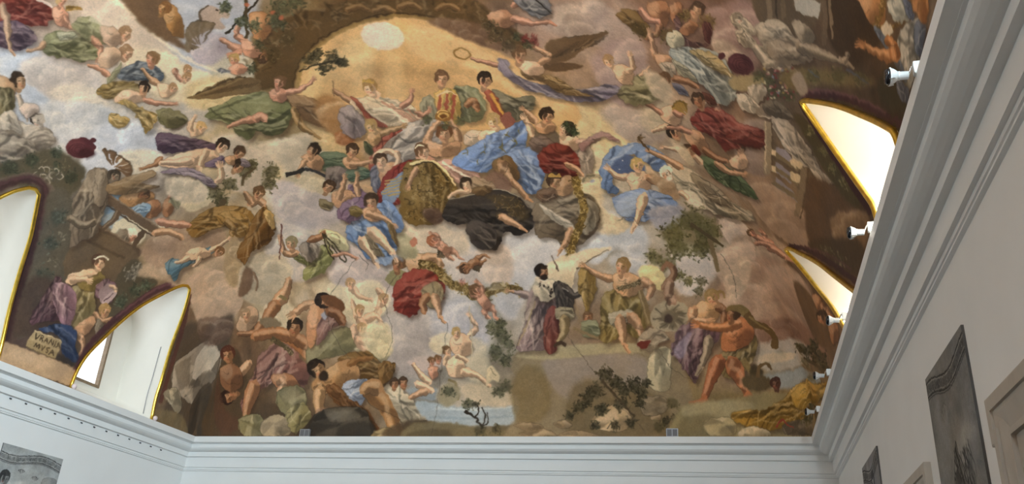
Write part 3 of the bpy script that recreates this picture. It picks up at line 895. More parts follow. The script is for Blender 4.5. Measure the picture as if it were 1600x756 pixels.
K('baa88c', '1180,555 1240,552 1230,565 1180,566', 4, 0.8)
P('8a9092', '1190,585 1270,582 1275,604 1200,606', soft=4)
# golden heaven with the pale disc
P('c79e68', '455,165 468,112 490,80 522,56 570,36 620,27 668,31 715,50 765,75 830,110 905,170 885,210 830,200 740,205 640,200 560,215 500,200', soft=3)
for c, s, a in (('d6b280', '640,40 720,60 800,105 880,160 850,170 740,110 650,90', .7), ('d8bd86', '470,150 500,100 560,60 600,60 560,110 500,150', .5), ('b08858', '520,95 560,105 650,110 740,140 700,160 560,150 500,170', .5),
                ('8f7048', '560,100 640,100 650,118 570,120', .35), ('9a7a50', '660,110 720,95 700,130 660,140', .35), ('dcc08c', '600,90 625,90 640,200 610,200', .3), ('e0c894', '560,95 585,85 560,200 540,200', .25)):
    K(c, s, 9, a, 0)
P('c8b9a6', ell((598, 57), 34, 22, 8), soft=1)
P('cfc2b2', ell((592, 52), 24, 13, 8), soft=5, a=.6)
# shadowed arch round it
P('5c4526', '395,105 405,62 430,42 462,22 500,14 545,2 620,-12 720,-8 790,35 840,78 815,72 765,68 715,44 668,27 620,23 570,31 520,52 488,76 466,110 455,165 440,150 425,138 405,140', soft=2)
for i in range(150):
    t = rng.random(); e = np.array([[400, 95], [440, 50], [500, 22], [580, 5], [660, 0], [740, 22], [810, 65]])
    q = spline(e, 6); p = q[int(t*(len(q)-1))]+rng.normal(0, 10, 2)
    S(tone('6b5230', rng.choice([.5, .7, 1, 1.15, 1.3])), [p, p+rng.normal(0, 7, 2), p+rng.normal(0, 12, 2)], rng.uniform(2, 8), 1, a=.5, soft=1)
S('8c6f3c', '462,150 470,112 490,80 522,55 570,34 620,25 668,29 700,38', 6, 4, a=.8, soft=1)
S('3c2c18', '455,150 464,108 486,74 520,50 570,29 620,21 668,25 700,33', 2, a=.7)
K('735540', '665,30 740,35 800,70 770,76 715,56', 5, .8)

# ---- upper left: draped company on the clouds
P('6a5038', '178,-30 262,-30 262,40 300,80 280,75 235,50 205,22', soft=3)
G('8a3222', '-20,-10 55,-5 78,12 92,23 76,33 72,42 40,38 -20,28', c=.9)
S('b9a69c', '52,-4 75,8 90,22', 7, 2)
G('5e4352', '-10,36 18,34 44,42 56,58 52,70 30,79 10,76 -10,68')
L('4,8 11,42 16,78', 13, 7, 'b08a6c', foot=.3)
T('82,14 100,12 108,32 104,44 90,40 84,30', s4)
Hd(95, 3, 9, 80, .6, 'b09060', s4)
L('102,28 108,40 116,46', 8, 5, s4, hand=1)
Wg('9a7434', '104,14 112,12 120,14', '130,17', 5)
G('77764e', '68,60 95,48 120,53 150,70 154,90 132,96 105,92 84,88 68,78')
G('86845e', '112,40 130,26 152,35 158,50 165,70 145,66 122,54', n=9)
S('b4ae94', '140,28 155,38 157,50', 7, 3, a=.8)
G('9c9a80', '90,52 110,50 122,58 105,62 92,60', n=6)
L('70,66 62,76 42,81', 11, 4, s2)
L('145,60 156,76 155,92', 11, 7, s4, hand=1)
for x, y in ((196, 54), (198, 84)): Hd(x, y, 11, 70, .7, '8c6c50', 'bc9478')
T('158,42 180,44 190,62 176,75 160,62', 'b0907a')
T('165,74 186,76 188,92 172,106 152,98', 'b4947a')
L('138,103 152,106 170,118', 6, 9, s4)
G('8d8a6a', '170,120 190,100 180,125 165,135', n=5)
G('5f6a7c', '188,112 205,100 228,97 252,110 250,127 215,126 186,124')
Hd(237, 93, 11, 80, -.5, '7c5c3c', s4)
L('222,108 234,122 248,132', 6, 10, s2)
G('8c7038', '150,142 172,130 205,128 225,140 215,150 185,156 160,152')
T('180,150 200,140 222,146 225,158 200,162 178,160', s1)
Hd(225, 139, 10, 85, -.3, D1, s2)
L('225,156 248,162 272,162', 10, 5, s4, hand=1)
G('a8843e', '182,160 205,158 222,170 246,180 238,200 228,208 218,190 205,172')
G('b8924a', '172,178 185,180 202,188 192,200 176,196 170,188', n=5)
T('246,130 262,132 275,142 262,152 250,150', s1)
for x, y in ((293, 110), (270, 138), (292, 122)): Hd(x, y, 7, 70, .4, 'a07850', 'c8a080')
L('272,108 278,120 285,126', 9, 6, s4)
G('7b744a', '245,172 270,172 290,185 275,200 255,196', n=6)
Hd(30, 128, 12, 95, .9, D1, 'a88464')
T('-10,122 12,122 24,138 18,160 -10,165', 'a88464'); G('6a6244', '-10,140 20,140 22,160 15,180 -10,178')
L('28,148 36,172 44,190', 8, 4, 'a8988c')

# ---- grisaille lady, urn and ornament, far left
GR = 'a09388'
T('30,168 45,162 60,166 58,178 40,184', 'b8a49a')
G('9a8d82', '-20,190 20,182 40,196 72,200 87,214 82,228 66,236 56,246 -20,258', n=26)
G('81766c', '-20,212 30,210 58,236 44,247 -20,262', n=14)
G('a89c90', '2,180 20,172 30,190 34,210 18,205 2,200', n=6)
P('3c342e', ell((56, 186), 8, 10, 10)); Hd(60, 190, 10, 110, -.7, 'a3978c', 'a89c92')
S('4a423c', '48,185 54,178 64,180', 3, 1)
P('544d3c', '-20,262 30,250 62,235 90,235 125,255 134,272 118,300 95,312 60,306 20,290 -20,300', soft=3)
V('3e4634', '15,262,16 50,250,14 88,240,12 30,278,12 110,278,14 90,262,10', 18, 5)
V('6a6048', '70,262,14 100,262,12', 14, 5)
for i in range(26):
    p = np.array([74, 276])+rng.normal(0, 11, 2); t = np.linspace(0, 3.5, 5)+rng.uniform(0, 6)
    S(tone('9c9082', rng.choice([.5, .8, 1.2])), np.stack([p[0]+5*np.cos(t), p[1]+5*np.sin(t)], -1), 2.2, .7, a=.85)
P('56282f', ell((126, 232), 23, 16, 3)); P('6e3a42', ell((120, 227), 13, 8, 0), soft=3, a=.6); P('35181c', ell((136, 240), 14, 8, 0), soft=3, a=.6)
for r in (12, 8, 4.5): S('3e1b20', ell((122, 235), r*1.2, r*.8, 0, 10), 1.2, a=.7)
P('56282f', ell((146, 220), 5, 4, 0))
P('6c5c52', '-20,285 20,274 48,270 75,285 88,300 82,318 66,300 40,284 -20,296', soft=1, a=.8)
S('3c2428', '-20,302 15,286 45,280 62,286 70,300 66,330 56,370 40,420 20,490 6,540', 14, 12, a=.85, soft=3)
S('54383c', '-20,300 15,283 45,277 66,288 72,305 68,330 60,370', 5, 3, a=.8, soft=1)
S('2f1a1e', '60,310 52,360 36,420 16,490 2,540', 4, 3, a=.7, soft=1)
# shaded pier, monochrome caryatid, balustrade with figures behind
P('565045', '75,305 100,295 118,330 112,390 100,450 70,500 30,530 25,500 48,420 66,350', soft=3)
V('48524a', '90,340,16 80,380,16 70,430,16 62,470,14', 16, 6)
V('6a6456', '95,370,14 84,410,12', 10, 6)
P('5f7d9a', '150,330 168,306 235,302 232,322 190,345 155,352', soft=1)
P('84909a', '160,345 185,330 215,350 195,370', soft=2)
T('186,308 205,300 240,300 236,318 210,324 192,320', 'a07448'); Hd(226, 304, 8, 20, .3, D2, s3)
T('222,322 245,312 252,330 232,342', s3)
G('7890a8', '205,325 235,318 228,338 212,340', n=6)
P('bcb29a', '172,366 182,346 206,340 232,352 226,372 205,388 180,376', soft=1)
P('c8bca4', '240,360 250,345 262,345 240,395', soft=2)
Hd(205, 369, 10, 60, .5, 'd0c4ae', s4)
G('7a6a58', '178,368 196,358 200,378 190,384', n=4)
S('67523f', '158,305 200,332 252,366', 15, 13); S('86705a', '160,299 205,327 255,360', 3, 2, a=.8); S('3c2c20', '155,314 195,340 245,374', 3, 2, a=.8)
S('5a4838', '150,358 185,378 220,398', 15, 12); S('7c6650', '152,352 186,371 222,391', 2.5, a=.8)
S('5c4a3a', '186,330 176,345 160,358', 11, 7); S('8a7660', '184,330 174,345 160,356', 3, 2, a=.7)
S('5a4838', '226,360 214,376 208,390', 10, 7)
P('665440', '106,392 150,362 214,396 205,440 170,458 120,432 100,430', soft=1)
S('4c3c2c', '130,372 160,388 195,404', 5, 4, a=.6, soft=1)
G('756555', '108,350 118,310 136,272 152,262 166,268 170,300 163,330 152,362 128,378 108,385 112,362', n=26)
G('857462', '150,264 166,270 168,298 160,322 148,318 146,290', n=8)
L('108,340 130,352 150,345', 12, 10, '7a6a58')
P('4b4138', ell((178, 274), 11, 9, 10)); Hd(180, 275, 8, 60, .4, '3d352c', '8a7866')
Wg('7a5a3e', '203,276 205,258 185,242 164,234', '178,262', 12)
G('846a4c', '168,290 200,276 238,267 244,275 222,286 250,292 200,304 170,302', n=10)
L('252,248 240,258 222,263', 9, 5, s3, hand=1)
P('544b3a', '180,440 208,405 235,430 245,445 205,478 172,500', soft=2); V('4a5642', '190,470,12 210,455,12 228,448,10', 18, 6); V('82796a', '205,430,12 215,420,10', 14, 7, -45)
# seated lady with book and child, blue cloth, inscribed block
P('4a3a34', '20,520 45,440 85,440 100,500 60,520', soft=4, a=.8)
G('5a3b46', '64,470 85,436 98,440 92,498 70,502 45,505')
G('8f806a'.replace('8f806a', '8b7c52'), '108,452 140,444 149,468 146,492 128,512 110,508 105,480', n=16)
G('8e6878', '86,442 104,444 119,460 117,490 110,508 96,506 86,480 82,460', n=16)
T('118,430 140,422 160,428 166,442 150,456 125,450', '85723f')
T('102,440 108,430 125,424 145,420 152,428 130,436 112,446', s1)
L('108,438 122,436 136,438', 12, 8, s1, hand=1)
G('7a5864', '148,450 166,436 182,446 174,472 156,470', n=8)
P('927a7c', '155,455 172,442 180,452 160,475'); P('a58e8e', '160,470 176,454 182,460 165,478')
S('5a4048', '163,470 177,458', 1.2); L('172,446 180,450 181,456', 6, 5, s1)
S(s1, '152,424 156,414', 9, 9); Hd(155, 410, 11, 78, .55, '5a4030', s1)
for i in range(9): P('d2cdb8', ell((148+i*2.6, 405-5*math.sin(i/8*3.1)+1), 1.9, 1.7, 0))
Hd(164, 487, 10, 75, .5, 'a07c48', s2)
T('116,512 132,500 146,494 148,506 138,520 122,524', s2); L('148,488 156,500 170,500', 8, 6, s2, hand=1); L('124,522 130,536 128,552', 11, 6, s2, foot=-.4)
G('786a58', '150,500 162,505 158,520 150,532', n=4)
G('2e3f68', '62,516 84,507 116,512 119,540 123,566 106,562 96,548 90,524', n=20)
P('3c3430', '85,555 100,556 118,572 90,566', soft=2)
P('9f8b66', '53,515 98,534 87,561 40,541', sp=False); S('c0ac84', '54,516 97,534', 1.5); S('6a5838', '87,561 41,542', 2, a=.7); P('86724c', '45,530 92,552 87,561 40,541', soft=2, a=.5, sp=False)
letters('VRANIA', 56.5, 520.5, 8.6, 23, '4a3a26', 1.5, .26)
letters('MVSA', 56.5, 534.5, 8.6, 23, '4a3a26', 1.5, .3)
P('a58c70', '-30,520 60,553 122,577 108,604 -30,560', sp=False); S('866c50', '-30,520 60,553 122,577', 1.6, a=.8); P('b89e82', '20,545 80,566 60,575 20,560', soft=4, a=.5)
S('4a2a32', '295,440 270,445 240,456 205,480 170,508 140,540 118,578', 11, 8, a=.9, soft=2); S('70484e', '285,440 250,449 215,470 180,497', 4, 3, a=.7, soft=1)
# ---- left: big gold drape, tree, flying boy, cloud stack
K('b4987c', '215,430 250,395 300,385 330,400 375,410 372,450 330,470 300,470 262,440', 5)
K('a0826a', '220,390 260,360 330,350 355,375 320,400 250,420', 6)
K('b89c84', '290,440 330,420 370,440 378,475 352,505 318,508 303,488', 4)
K('a58a66', '360,370 385,375 380,420 365,450 350,420', 5)
K('b0a088', '385,405 425,402 440,450 420,475 385,470 372,440', 5, .8)
P('6a4c38', '382,420 396,425 390,455 372,462', soft=3, a=.8)
V('57502f', '335,302,15 382,266,14 425,268,14 420,288,14 358,288,13 345,315,12 395,258,9', 34, 6)
S('5a4a30', '350,312 342,330 345,345', 9, 12); S('5a4a30', '378,290 382,275 400,262', 5, 3)
G('8f672c', '292,356 312,335 345,322 385,325 398,345 388,365 360,352 330,360 305,372', n=22)
G('9a7236', '340,335 372,330 388,345 385,368 368,370 372,350 345,350', n=12)
G('7c5220', '370,395 388,360 402,332 415,322 425,345 429,362 418,382 395,392 384,412 378,410', n=16)
G('c29a58', '412,328 426,334 428,358 420,352', n=4)
L('352,345 362,355 364,368', 12, 10, '9a7440')
L('390,320 402,312 412,320', 14, 12, s2); L('382,300 388,308 394,318', 8, 10, s2); Hd(404, 303, 10, 60, .4, D3, s2)
L('400,455 402,440 396,425', 3, 3, '8a6a50', c=.4)
L('246,346 270,350 296,352', 12, 10, s4); L('240,365 262,362 285,372', 12, 9, s2)
Hd(272, 308, 7, 90, .3, D2, s4); L('256,328 262,316 266,304', 8, 6, s4); T('256,314 270,310 272,326 262,340 254,334', s3); Wg('8f8a6e', '265,312 272,308 282,312', '278,330', 5)
G('55788c', '258,414 270,404 292,408 306,396 328,386 338,392 310,408 284,420 276,438 266,432', n=12)
T('290,395 306,386 322,390 330,398 318,404 296,406', s1); L('296,402 284,408 274,410', 9, 5, s1); L('312,402 308,412 302,416', 8, 5, s1); L('328,392 342,384 356,374', 8, 5, s1, hand=1); Hd(342, 394, 8, 40, .3, '7c5430', s2)
# purple group
G('583f50', '244,212 262,208 300,216 338,226 338,236 300,236 262,240 246,232', n=14)
T('250,252 282,240 318,232 342,240 332,256 292,264 252,260', s1); L('300,250 278,254 250,254', 14, 8, s1); L('322,234 316,248 312,260', 12, 8, s1, hand=1)
Hd(347, 229, 11, 55, .4, D1, s1)
G('84717f', '252,268 288,262 318,272 338,290 326,292 300,276 262,272', n=12)
G('6e5a72', '318,258 345,244 352,250 340,262', n=5)
K('c4b49e', '262,278 300,280 325,295 315,315 275,312 258,295', 4)
for x, y, h in ((373, 240, D2), (372, 261, D1)): Hd(x, y, 10, 50, .5, h, s2)
L('338,284 346,276 344,262', 10, 9, s1, hand=1); G('786a78', '378,248 392,256 385,262 376,258', n=3)
T('352,246 366,244 366,258 355,256', s2)
T('292,192 305,190 318,198 315,210 298,212', s1); Hd(315, 200, 8, 70, .4, 'c0985e', s1); L('298,206 300,192 304,184', 7, 5, s1, hand=1)
G('6d6440', '250,176 275,174 292,184 285,196 262,200', n=6)
# green winged figure, beast, tumbling children, branches at the top
Wg('6c5434', '402,130 385,122 360,124 335,136 305,148', '300,154', 16)
P('6c5434', '292,153 330,142 368,124 404,124 404,146 372,148 332,155', a=.9); S('8a7048', '300,152 340,138 380,122', 3, 2, a=.6)
for i in range(10): S('4a381f', [(320+i*8, 150-i*1.5), (350+i*6, 138-i)], 1.2, a=.6)
G('73744a', '324,172 345,162 380,150 420,148 452,160 456,176 442,204 422,214 402,205 386,217 366,205 346,190 328,186', n=30)
L('356,198 378,190 398,186', 6, 11, s4); L('398,186 408,182 414,188', 14, 12, s4)
T('420,142 440,138 452,146 442,160 424,156', s4); L('446,144 470,140 488,126', 9, 6, s4, hand=1); Hd(436, 130, 10, 70, -.3, D3, s4)
G('8c6844', '450,148 500,160 520,200 480,190 460,175', n=8); L('458,170 470,196 490,210', 12, 7, 'a07a48', foot=.6)
T('252,10 272,8 284,30 288,58 270,56 258,34', 'a0703c'); Hd(256, 14, 10, 60, -.5, '7c5228', 'a87844')
P('a08a7c', '313,34 314,18 326,9 340,14 358,22 356,28 345,30 352,44 330,46 316,44', soft=1); S('5c4c3c', '314,36 312,20 326,8', 5, 2); S('3c3026', '336,16 340,17', 2)
K('a094a0', '300,55 340,50 360,80 330,100 300,90', 6, .7)
Wg('735f46', '300,78 292,52 304,34 335,36', '312,76', 9)
P('735f46', '290,78 292,48 306,34 335,38 318,52 302,60 298,80', a=.85)
T('392,20 418,22 426,44 412,64 396,58 388,36', 'b0784a'); L('372,42 370,56 385,66', 8, 11, s4); L('344,61 358,70 378,80', 6, 13, s4, foot=-1); T('376,62 396,68 410,84 398,92 380,82', s4); Hd(412, 90, 8, 250, .3, D2, s3)
Hd(366, 94, 9, 100, -.3, BL, s4); T('358,104 378,100 388,110 370,118 360,114', s4); Wg('7c7c86', '360,112 350,108 342,108', '344,116', 4)
S('33291c', '352,54 378,28 408,-4', 4, 3); S('4a3c26', '386,-10 384,30 386,60', 6, 4)
V('4c5036', '352,12,10 440,12,20 462,2,14 432,34,16 398,40,10 378,34,9', 30, 7)
V('4e5036', '405,70,11 394,108,9', 22, 5)
for x, y in ((440, 28), (426, 20), (386, 8)): P('a85a3c', ell((x, y), 4, 4, 0), soft=1)
V('453d24', '485,95,12 505,105,10 520,92,13 535,98,8 495,85,8', 24, 8, -15); S('3c3220', '468,112 500,100 538,92', 3, 1.5)
V('5c4a28', '425,85,18 450,60,16', 18, 6)
# ---- golden heaven: crowned ladies, crown bearer
K('9c6f40', '500,150 540,165 555,205 530,215 500,190', 6); K('a0643a', '520,210 545,205 555,222 530,226', 4)
L('520,140 534,150 552,160', 6, 9, 'b0805c', hand=0); S('8c6c48', '520,126 522,150', 2)
G('8a7a7c', '530,172 552,165 568,185 570,210 550,216 532,200', n=8)
G('c4ac8c', '548,158 575,150 605,153 640,164 662,186 672,198 640,200 600,196 575,186 556,172', n=22, c=.8)
G('a0503c', '548,152 560,158 580,182 604,196 596,199 572,184', n=5)
for i in range(5): S('b07058', [(596+i*13, 158+i*4), (622+i*10, 176+i*4), (650+i*4, 196+i)], 3, 2, a=.6)
S('dccbb0', '582,172 612,172 630,190 665,198', 6, 3, a=.7, soft=1)
S(s1, '584,146 592,152', 10, 12); Hd(578, 138, 12, 115, -.3, '9a7440', s1); P('b89040', '566,130 568,124 572,128 576,122 580,128 585,126 584,131', sp=False)
L('625,166 640,158 643,146', 10, 7, s4, hand=1)
G('7a7a58', '712,136 742,138 760,166 745,190 715,186 706,160', n=14)
G('c09a4a', '680,146 702,138 716,150 718,190 688,194 678,170', n=8)
for x in (684, 695, 706): S('9c4434', [(x+4, 146), (x+2, 165), (x-1, 188)], 4.5, 5, a=.85)
S('c8b088', '682,150 700,143 714,150', 3, 2); Hd(690, 124, 12, 88, .2, '6a4c34', s2)
G('8c8468', '655,160 675,150 682,185 665,190', n=6); L('650,175 662,180 668,174', 7, 7, s4, hand=1)
L('728,165 740,158 745,172', 12, 10, s3)
G('706a54', '770,140 800,152 832,150 832,172 805,190 780,178', n=12)
G('a04830', '756,142 772,146 786,172 802,200 790,196 770,172', n=6); S('c8963c', '766,146 784,176 798,200', 5, 4)
Hd(757, 126, 12, 85, .3, D1, s2)
for k in range(2): S('8c6630', ell((721.5, 84.5), 12.5, 8, 12, 20)[list(range(20))+[0]], 2.2)
L('780,103 758,97 735,91', 8, 5, s4, hand=0)
# big grey mantle, crown lifted over it
G('9c9088', '596,212 640,192 690,188 690,225 660,245 640,255 600,262 588,246', n=18)
S('b8aea4', '600,230 630,205 670,196', 6, 3, a=.7, soft=1)
G('9c4a38', '577,272 578,246 590,222 614,206 628,204 606,220 592,244 588,274', n=8)
L('664,228 672,208 686,190', 13, 8, s2); L('716,222 712,204 702,188', 13, 8, s2)
T('664,218 690,226 716,220 716,238 690,246 668,240', s2); Hd(694, 210, 13, 92, -.1, '6c4424', s2)
V('5a5c3c', '668,188,9 720,190,9 695,198,8', 10, 6)
P('8a5a24', ell((692, 181), 13, 9, 5)); P('c09a50', ell((692, 181), 9, 5, 5)); P('6a4018', ell((692, 182), 6, 3, 5)); S('d8b870', '682,176 692,173 700,176', 1.5)
# ---- left trio and lower pair
G('586850', '496,242 530,238 562,258 578,268 572,276 530,272 500,264', n=12)
T('470,244 492,240 506,252 500,266 482,262', s2); Hd(489, 236, 11, 70, -.3, D1, s2); L('478,250 470,262 466,272', 9, 6, s2, hand=1)
S('33302e', '446,274 462,270 476,264', 7, 5); S('3c3a3c', '476,264 492,268 510,276', 5, 5)
T('536,248 552,244 562,252 556,264 540,262', s2); L('545,256 562,256 578,253', 10, 7, s2, hand=1); Hd(550, 237, 11, 75, .2, D2, s2)
G('7a6a64', '512,262 540,264 536,290 518,294 508,280', n=8); G('586a54', '540,268 576,268 580,276 548,284', n=5)
G('80627a', '545,288 566,296 578,316 560,332 535,345 526,330 540,310', n=12)
Hd(513, 293, 10, 60, -.2, D2, s2); T('520,300 548,298 556,316 540,326 520,320', s2); L('528,312 534,296 538,280', 11, 7, s2, hand=1); L('560,306 557,290 558,276', 10, 7, s2, hand=1)
G('7c6c4c', '500,310 520,318 515,328 500,324', n=4)
# boy and lady under the mantle
L('582,216 604,206 628,198', 12, 7, 'b0885c', hand=1); T('574,210 590,206 596,220 582,228', 'b0885c'); Hd(580, 198, 10, 120, -.3, BL, 'c09a6c')
G('4c5034', '568,222 580,226 582,240 572,238', n=3)
G('6a6878', '580,262 600,258 600,290 588,302 580,290', n=8)
T('592,262 612,252 622,262 610,288 596,285', s2); L('584,244 602,236 620,240', 10, 9, s1); L('620,238 622,250 616,262', 10, 7, s1); Hd(594, 252, 11, 95, .2, D2, s1)
# flag, brocade, blue mantle, queen, black pall
G('862a20', '588,310 598,280 618,258 645,250 632,264 616,288 600,316', n=8)
P('7484a0', '604,290 630,268 634,296 618,312 596,306'); 
for i in range(6): S('ac8e54', [(602-i*1.2, 284+i*5), (618, 280+i*4.6), (636, 272+i*6)], 2.6, 2.2, a=.9)
G('8a2c22', '588,296 600,308 625,310 620,320 596,318', n=4); P('7484a0', '600,306 620,310 612,318 598,314')
T('648,246 672,244 684,256 664,260', s4); Hd(660, 238, 12, 100, .4, '6a4a30', s1); S('d8c8a8', '648,232 652,228 662,228', 2)
G('b88878', '684,252 715,250 745,268 750,284 730,296 708,280 694,266', n=10); S('e0d0b8', '690,252 714,268 744,284', 4, 3, a=.7)
Gb = G('755a28', '630,262 645,252 672,250 694,264 712,290 716,318 706,342 690,336 672,352 648,352 628,338 624,308', n=10)
for i in range(190):
    p = np.array([632+rng.random()*78, 256+rng.random()*92]); t = np.linspace(0, 3.4, 5)+rng.uniform(0, 6); r = rng.uniform(2, 5)
    S(tone('7c6230', rng.choice([.45, .7, 1.1, 1.3])), np.stack([p[0]+r*np.cos(t), p[1]+r*np.sin(t)], -1), 1.8, .8, a=.7, clip=Gb)
S('d0b884', '640,257 672,251 692,264 712,290', 4, 3); S('2c2418', '645,259 674,254 700,282', 2.2, a=.8)
L('652,262 642,278 638,290', 9, 7, s2, hand=1)
K('5a4030', '660,330 680,325 694,340 676,350', 3)
G('c2aa90', '728,208 748,204 762,212 745,226 726,226', n=6)
L('770,206 758,214 752,222', 10, 10, s1); T('748,208 772,202 784,210 765,222 750,224', s1); Hd(771, 191, 12, 115, -.3, 'a88a58', s1); P('8a5244', '782,182 796,176 806,196 792,204')
S('d8ccb8', '762,208 775,206', 4)
Gq = G('6786be', '706,252 728,232 760,214 790,202 818,188 824,204 816,236 792,240 772,262 752,270 722,264', n=24, c=.8)
for i in range(9):
    p = np.array([730+i*10.5, 258-i*7])+rng.normal(0, 7, 2)
    for k in range(5): S('6a6030', [p, p+rng.normal(0, 4, 2)], 1.8, .8, a=.75, clip=Gq)
G('6a84b4', '776,252 800,236 838,232 852,262 846,292 828,304 808,286 796,264', n=20)
G('80501c'.replace('80501c', '75552f'), '768,262 782,244 800,248 812,272 800,290 784,280', n=9)
L('782,254 792,274 806,290', 16, 11, 'a87c54'); L('800,282 812,296 822,308', 11, 7, 'b08058', foot=.5)
P('7c5a48', '740,290 776,268 800,292 780,305 750,302', soft=2, a=.8)
G('8f7458', '726,284 748,276 775,292 760,302 736,298', n=6)
Gk = G('332b26', '692,338 700,313 732,306 780,297 814,310 832,332 832,356 808,369 790,362 776,388 746,386 728,362 734,346 714,352', n=30)
P('4e4028', '760,306 800,306 826,332 815,346 780,322', soft=3, a=.7, clip=Gk)
for i in range(70):
    p = np.array([770+rng.random()*50, 304+rng.random()*40]); S(tone('6a5228', rng.choice([.7, 1, 1.25])), [p, p+rng.normal(0, 5, 2)], 1.6, .7, a=.7, clip=Gk)
S('b0a890', '700,312 740,304 780,296 812,308', 1.6, a=.7)
G('453c38', '728,350 748,344 775,362 770,388 744,386 732,366', n=12)
L('782,338 796,346 812,354', 13, 8, s2, foot=.5); L('700,309 716,300 735,298', 6, 9, s1); Hd(728, 289, 10, 110, -.2, D1, s1); G('6a5030', '738,296 760,290 770,298 748,306', n=4)
# ---- centre right: red robed lady, companions, gold chain
P('6a5c4c', '845,190 868,205 885,232 850,240 826,228', soft=1); G('705a50', '826,220 850,212 868,230 850,240 835,236', n=10)
T('836,196 856,188 868,198 858,208 842,208', s2); L('838,192 828,180 818,172', 10, 7, s2, hand=1); L('832,212 826,196 820,186', 10, 8, s1, hand=1); Hd(854, 182, 12, 75, .5, D1, s2)
G('a89482', '898,236 918,222 928,255 918,280 905,268', n=10)
T('874,214 892,208 908,222 900,236 886,236 876,226', s1); L('902,222 920,222 938,214', 11, 8, 'c09a84'); G('98706a', '905,226 925,212 945,206 968,220 960,222 942,214 925,222 910,236', n=8)
Hd(884, 203, 12, 60, -.6, D1, s1); V('35432a', '893,202,8 898,208,6 884,194,5', 22, 5)
G('7e2a1e', '842,240 862,224 886,228 902,244 906,262 898,278 876,278 852,270 844,258', n=24)
L('884,256 900,264 910,274', 10, 8, s2)
Wg('a69676', '908,284 918,276 930,275', '942,278', 5); P('8c90a0', ell((926, 283), 4, 3, 0))
K('cdb78e', '905,290 935,286 950,300 930,310', 6, .5)
G('6e5e4a', '832,332 846,312 882,302 922,306 938,334 926,366 902,386 885,390 866,372 840,370', n=28)
G('857a68', '905,310 930,318 936,340 922,364 908,360', n=8)
G('b4a896', '842,318 862,330 892,348 902,366 876,352 858,340', n=8)
T('866,282 890,274 900,290 884,306 864,302', 'a8825e'); Hd(866, 284, 12, 80, .6, D2, 'b08860'); P('b08a40', '856,276 862,270 868,274 874,271 876,277')
G('6a503c', '838,300 862,292 870,308 848,316', n=6)
L('892,358 886,374 878,388', 12, 7, s2, foot=-.2)
gild('94742c', '898,276 904,300 912,322 908,346 900,368 892,390 886,410 880,425 868,432', 12, 150)
# blue reclining lady in a swirl of mantle
G('6480b0', '940,288 938,262 950,236 975,226 1010,226 1035,242 1042,262 1026,268 1004,250 980,242 962,258 958,282 966,300 950,302', n=18)
P('4f6088', '955,258 980,242 1004,256 1006,270 975,276 960,270', soft=2)
for i in range(8): P('d0d0d0', ell((960+rng.random()*40, 248+rng.random()*22), 1, 1, 0))
L('986,276 966,276 951,264', 11, 7, s1, hand=1)
T('980,272 1004,268 1016,282 1014,300 992,302 982,288', s1); L('1012,276 1030,286 1046,296', 13, 9, s2); Hd(996, 259, 11, 100, .3, 'b89a5a', s1)
K('9a7a58', '1014,272 1050,285 1062,310 1040,305', 5, .8)
G('6f88b6', '956,312 984,298 1012,296 1044,306 1058,322 1036,336 1004,346 976,342', n=18); P('9caac0', '960,320 990,302 1005,306 980,340', soft=3, a=.7)
L('1006,306 1000,328 993,350', 17, 9, s1, foot=-.2); K('8f90a0', '1015,330 1060,320 1070,345 1030,360', 6, .8)
# robed old man, green lady, red robed group
G('aa9c82', '1048,262 1078,264 1108,288 1136,312 1176,334 1170,346 1124,336 1088,322 1062,300', n=30); G('8c7c64', '1078,270 1110,286 1140,312 1130,318 1100,304', n=8); P('d2c6ae', '1062,300 1085,300 1100,325 1080,322', soft=2, a=.8)
Hd(1041, 271, 10, 130, -.4, 'c8beac', 'b48c68', beard=1); L('1064,262 1044,250 1014,236', 11, 6, s2, hand=1); S('5a4428', '996,214 1006,226 1014,236', 3, 2); V('6a5230', '1000,216,5', 8, 5)
L('1062,300 1070,306 1074,312', 8, 7, s1)
G('556842', '1094,246 1116,246 1142,264 1166,284 1184,310 1168,306 1134,290 1108,272', n=20)
Hd(1075, 237, 11, 120, .6, D2, s2); L('1096,254 1090,248 1086,244', 10, 9, s1); L('1118,254 1138,268 1160,272', 10, 7, s2, hand=1)
T('1140,250 1160,238 1168,252 1164,264 1146,262', s1); Hd(1157, 234, 7, 70, .2, D2, s1)
G('85352a', '1078,186 1098,169 1128,171 1158,192 1196,206 1192,232 1160,228 1134,236 1114,214 1090,202', n=30)
G('743026', '1132,212 1162,204 1195,208 1192,230 1158,226', n=8)
T('1068,206 1092,204 1106,226 1108,242 1090,236 1074,222', s2); Hd(1054, 207, 12, 110, .4, D1, s2); L('1098,232 1118,246 1136,252', 10, 8, s3)
L('1080,208 1060,200 1040,200', 8, 6, s4); G('82301f', '1084,226 1094,240 1090,242 1080,232', n=3)
Hd(1095, 158, 11, 95, -.2, 'a89884', s2); L('1108,160 1118,164 1122,172', 8, 10, s4)
T('1030,172 1050,164 1066,178 1058,196 1038,190', s1); L('1034,178 1020,168 1008,162', 8, 5, s4, hand=1); L('1052,174 1062,180 1068,178', 8, 7, s4); Wg('a07c34', '1050,168 1058,158 1072,162', '1074,180', 6)
L('1040,196 1030,202 1018,204', 9, 6, s1); L('1064,236 1050,232 1036,230', 8, 5, s1, hand=1)
K('b9a788', '1046,218 1070,228 1085,258 1070,250', 3, .7)
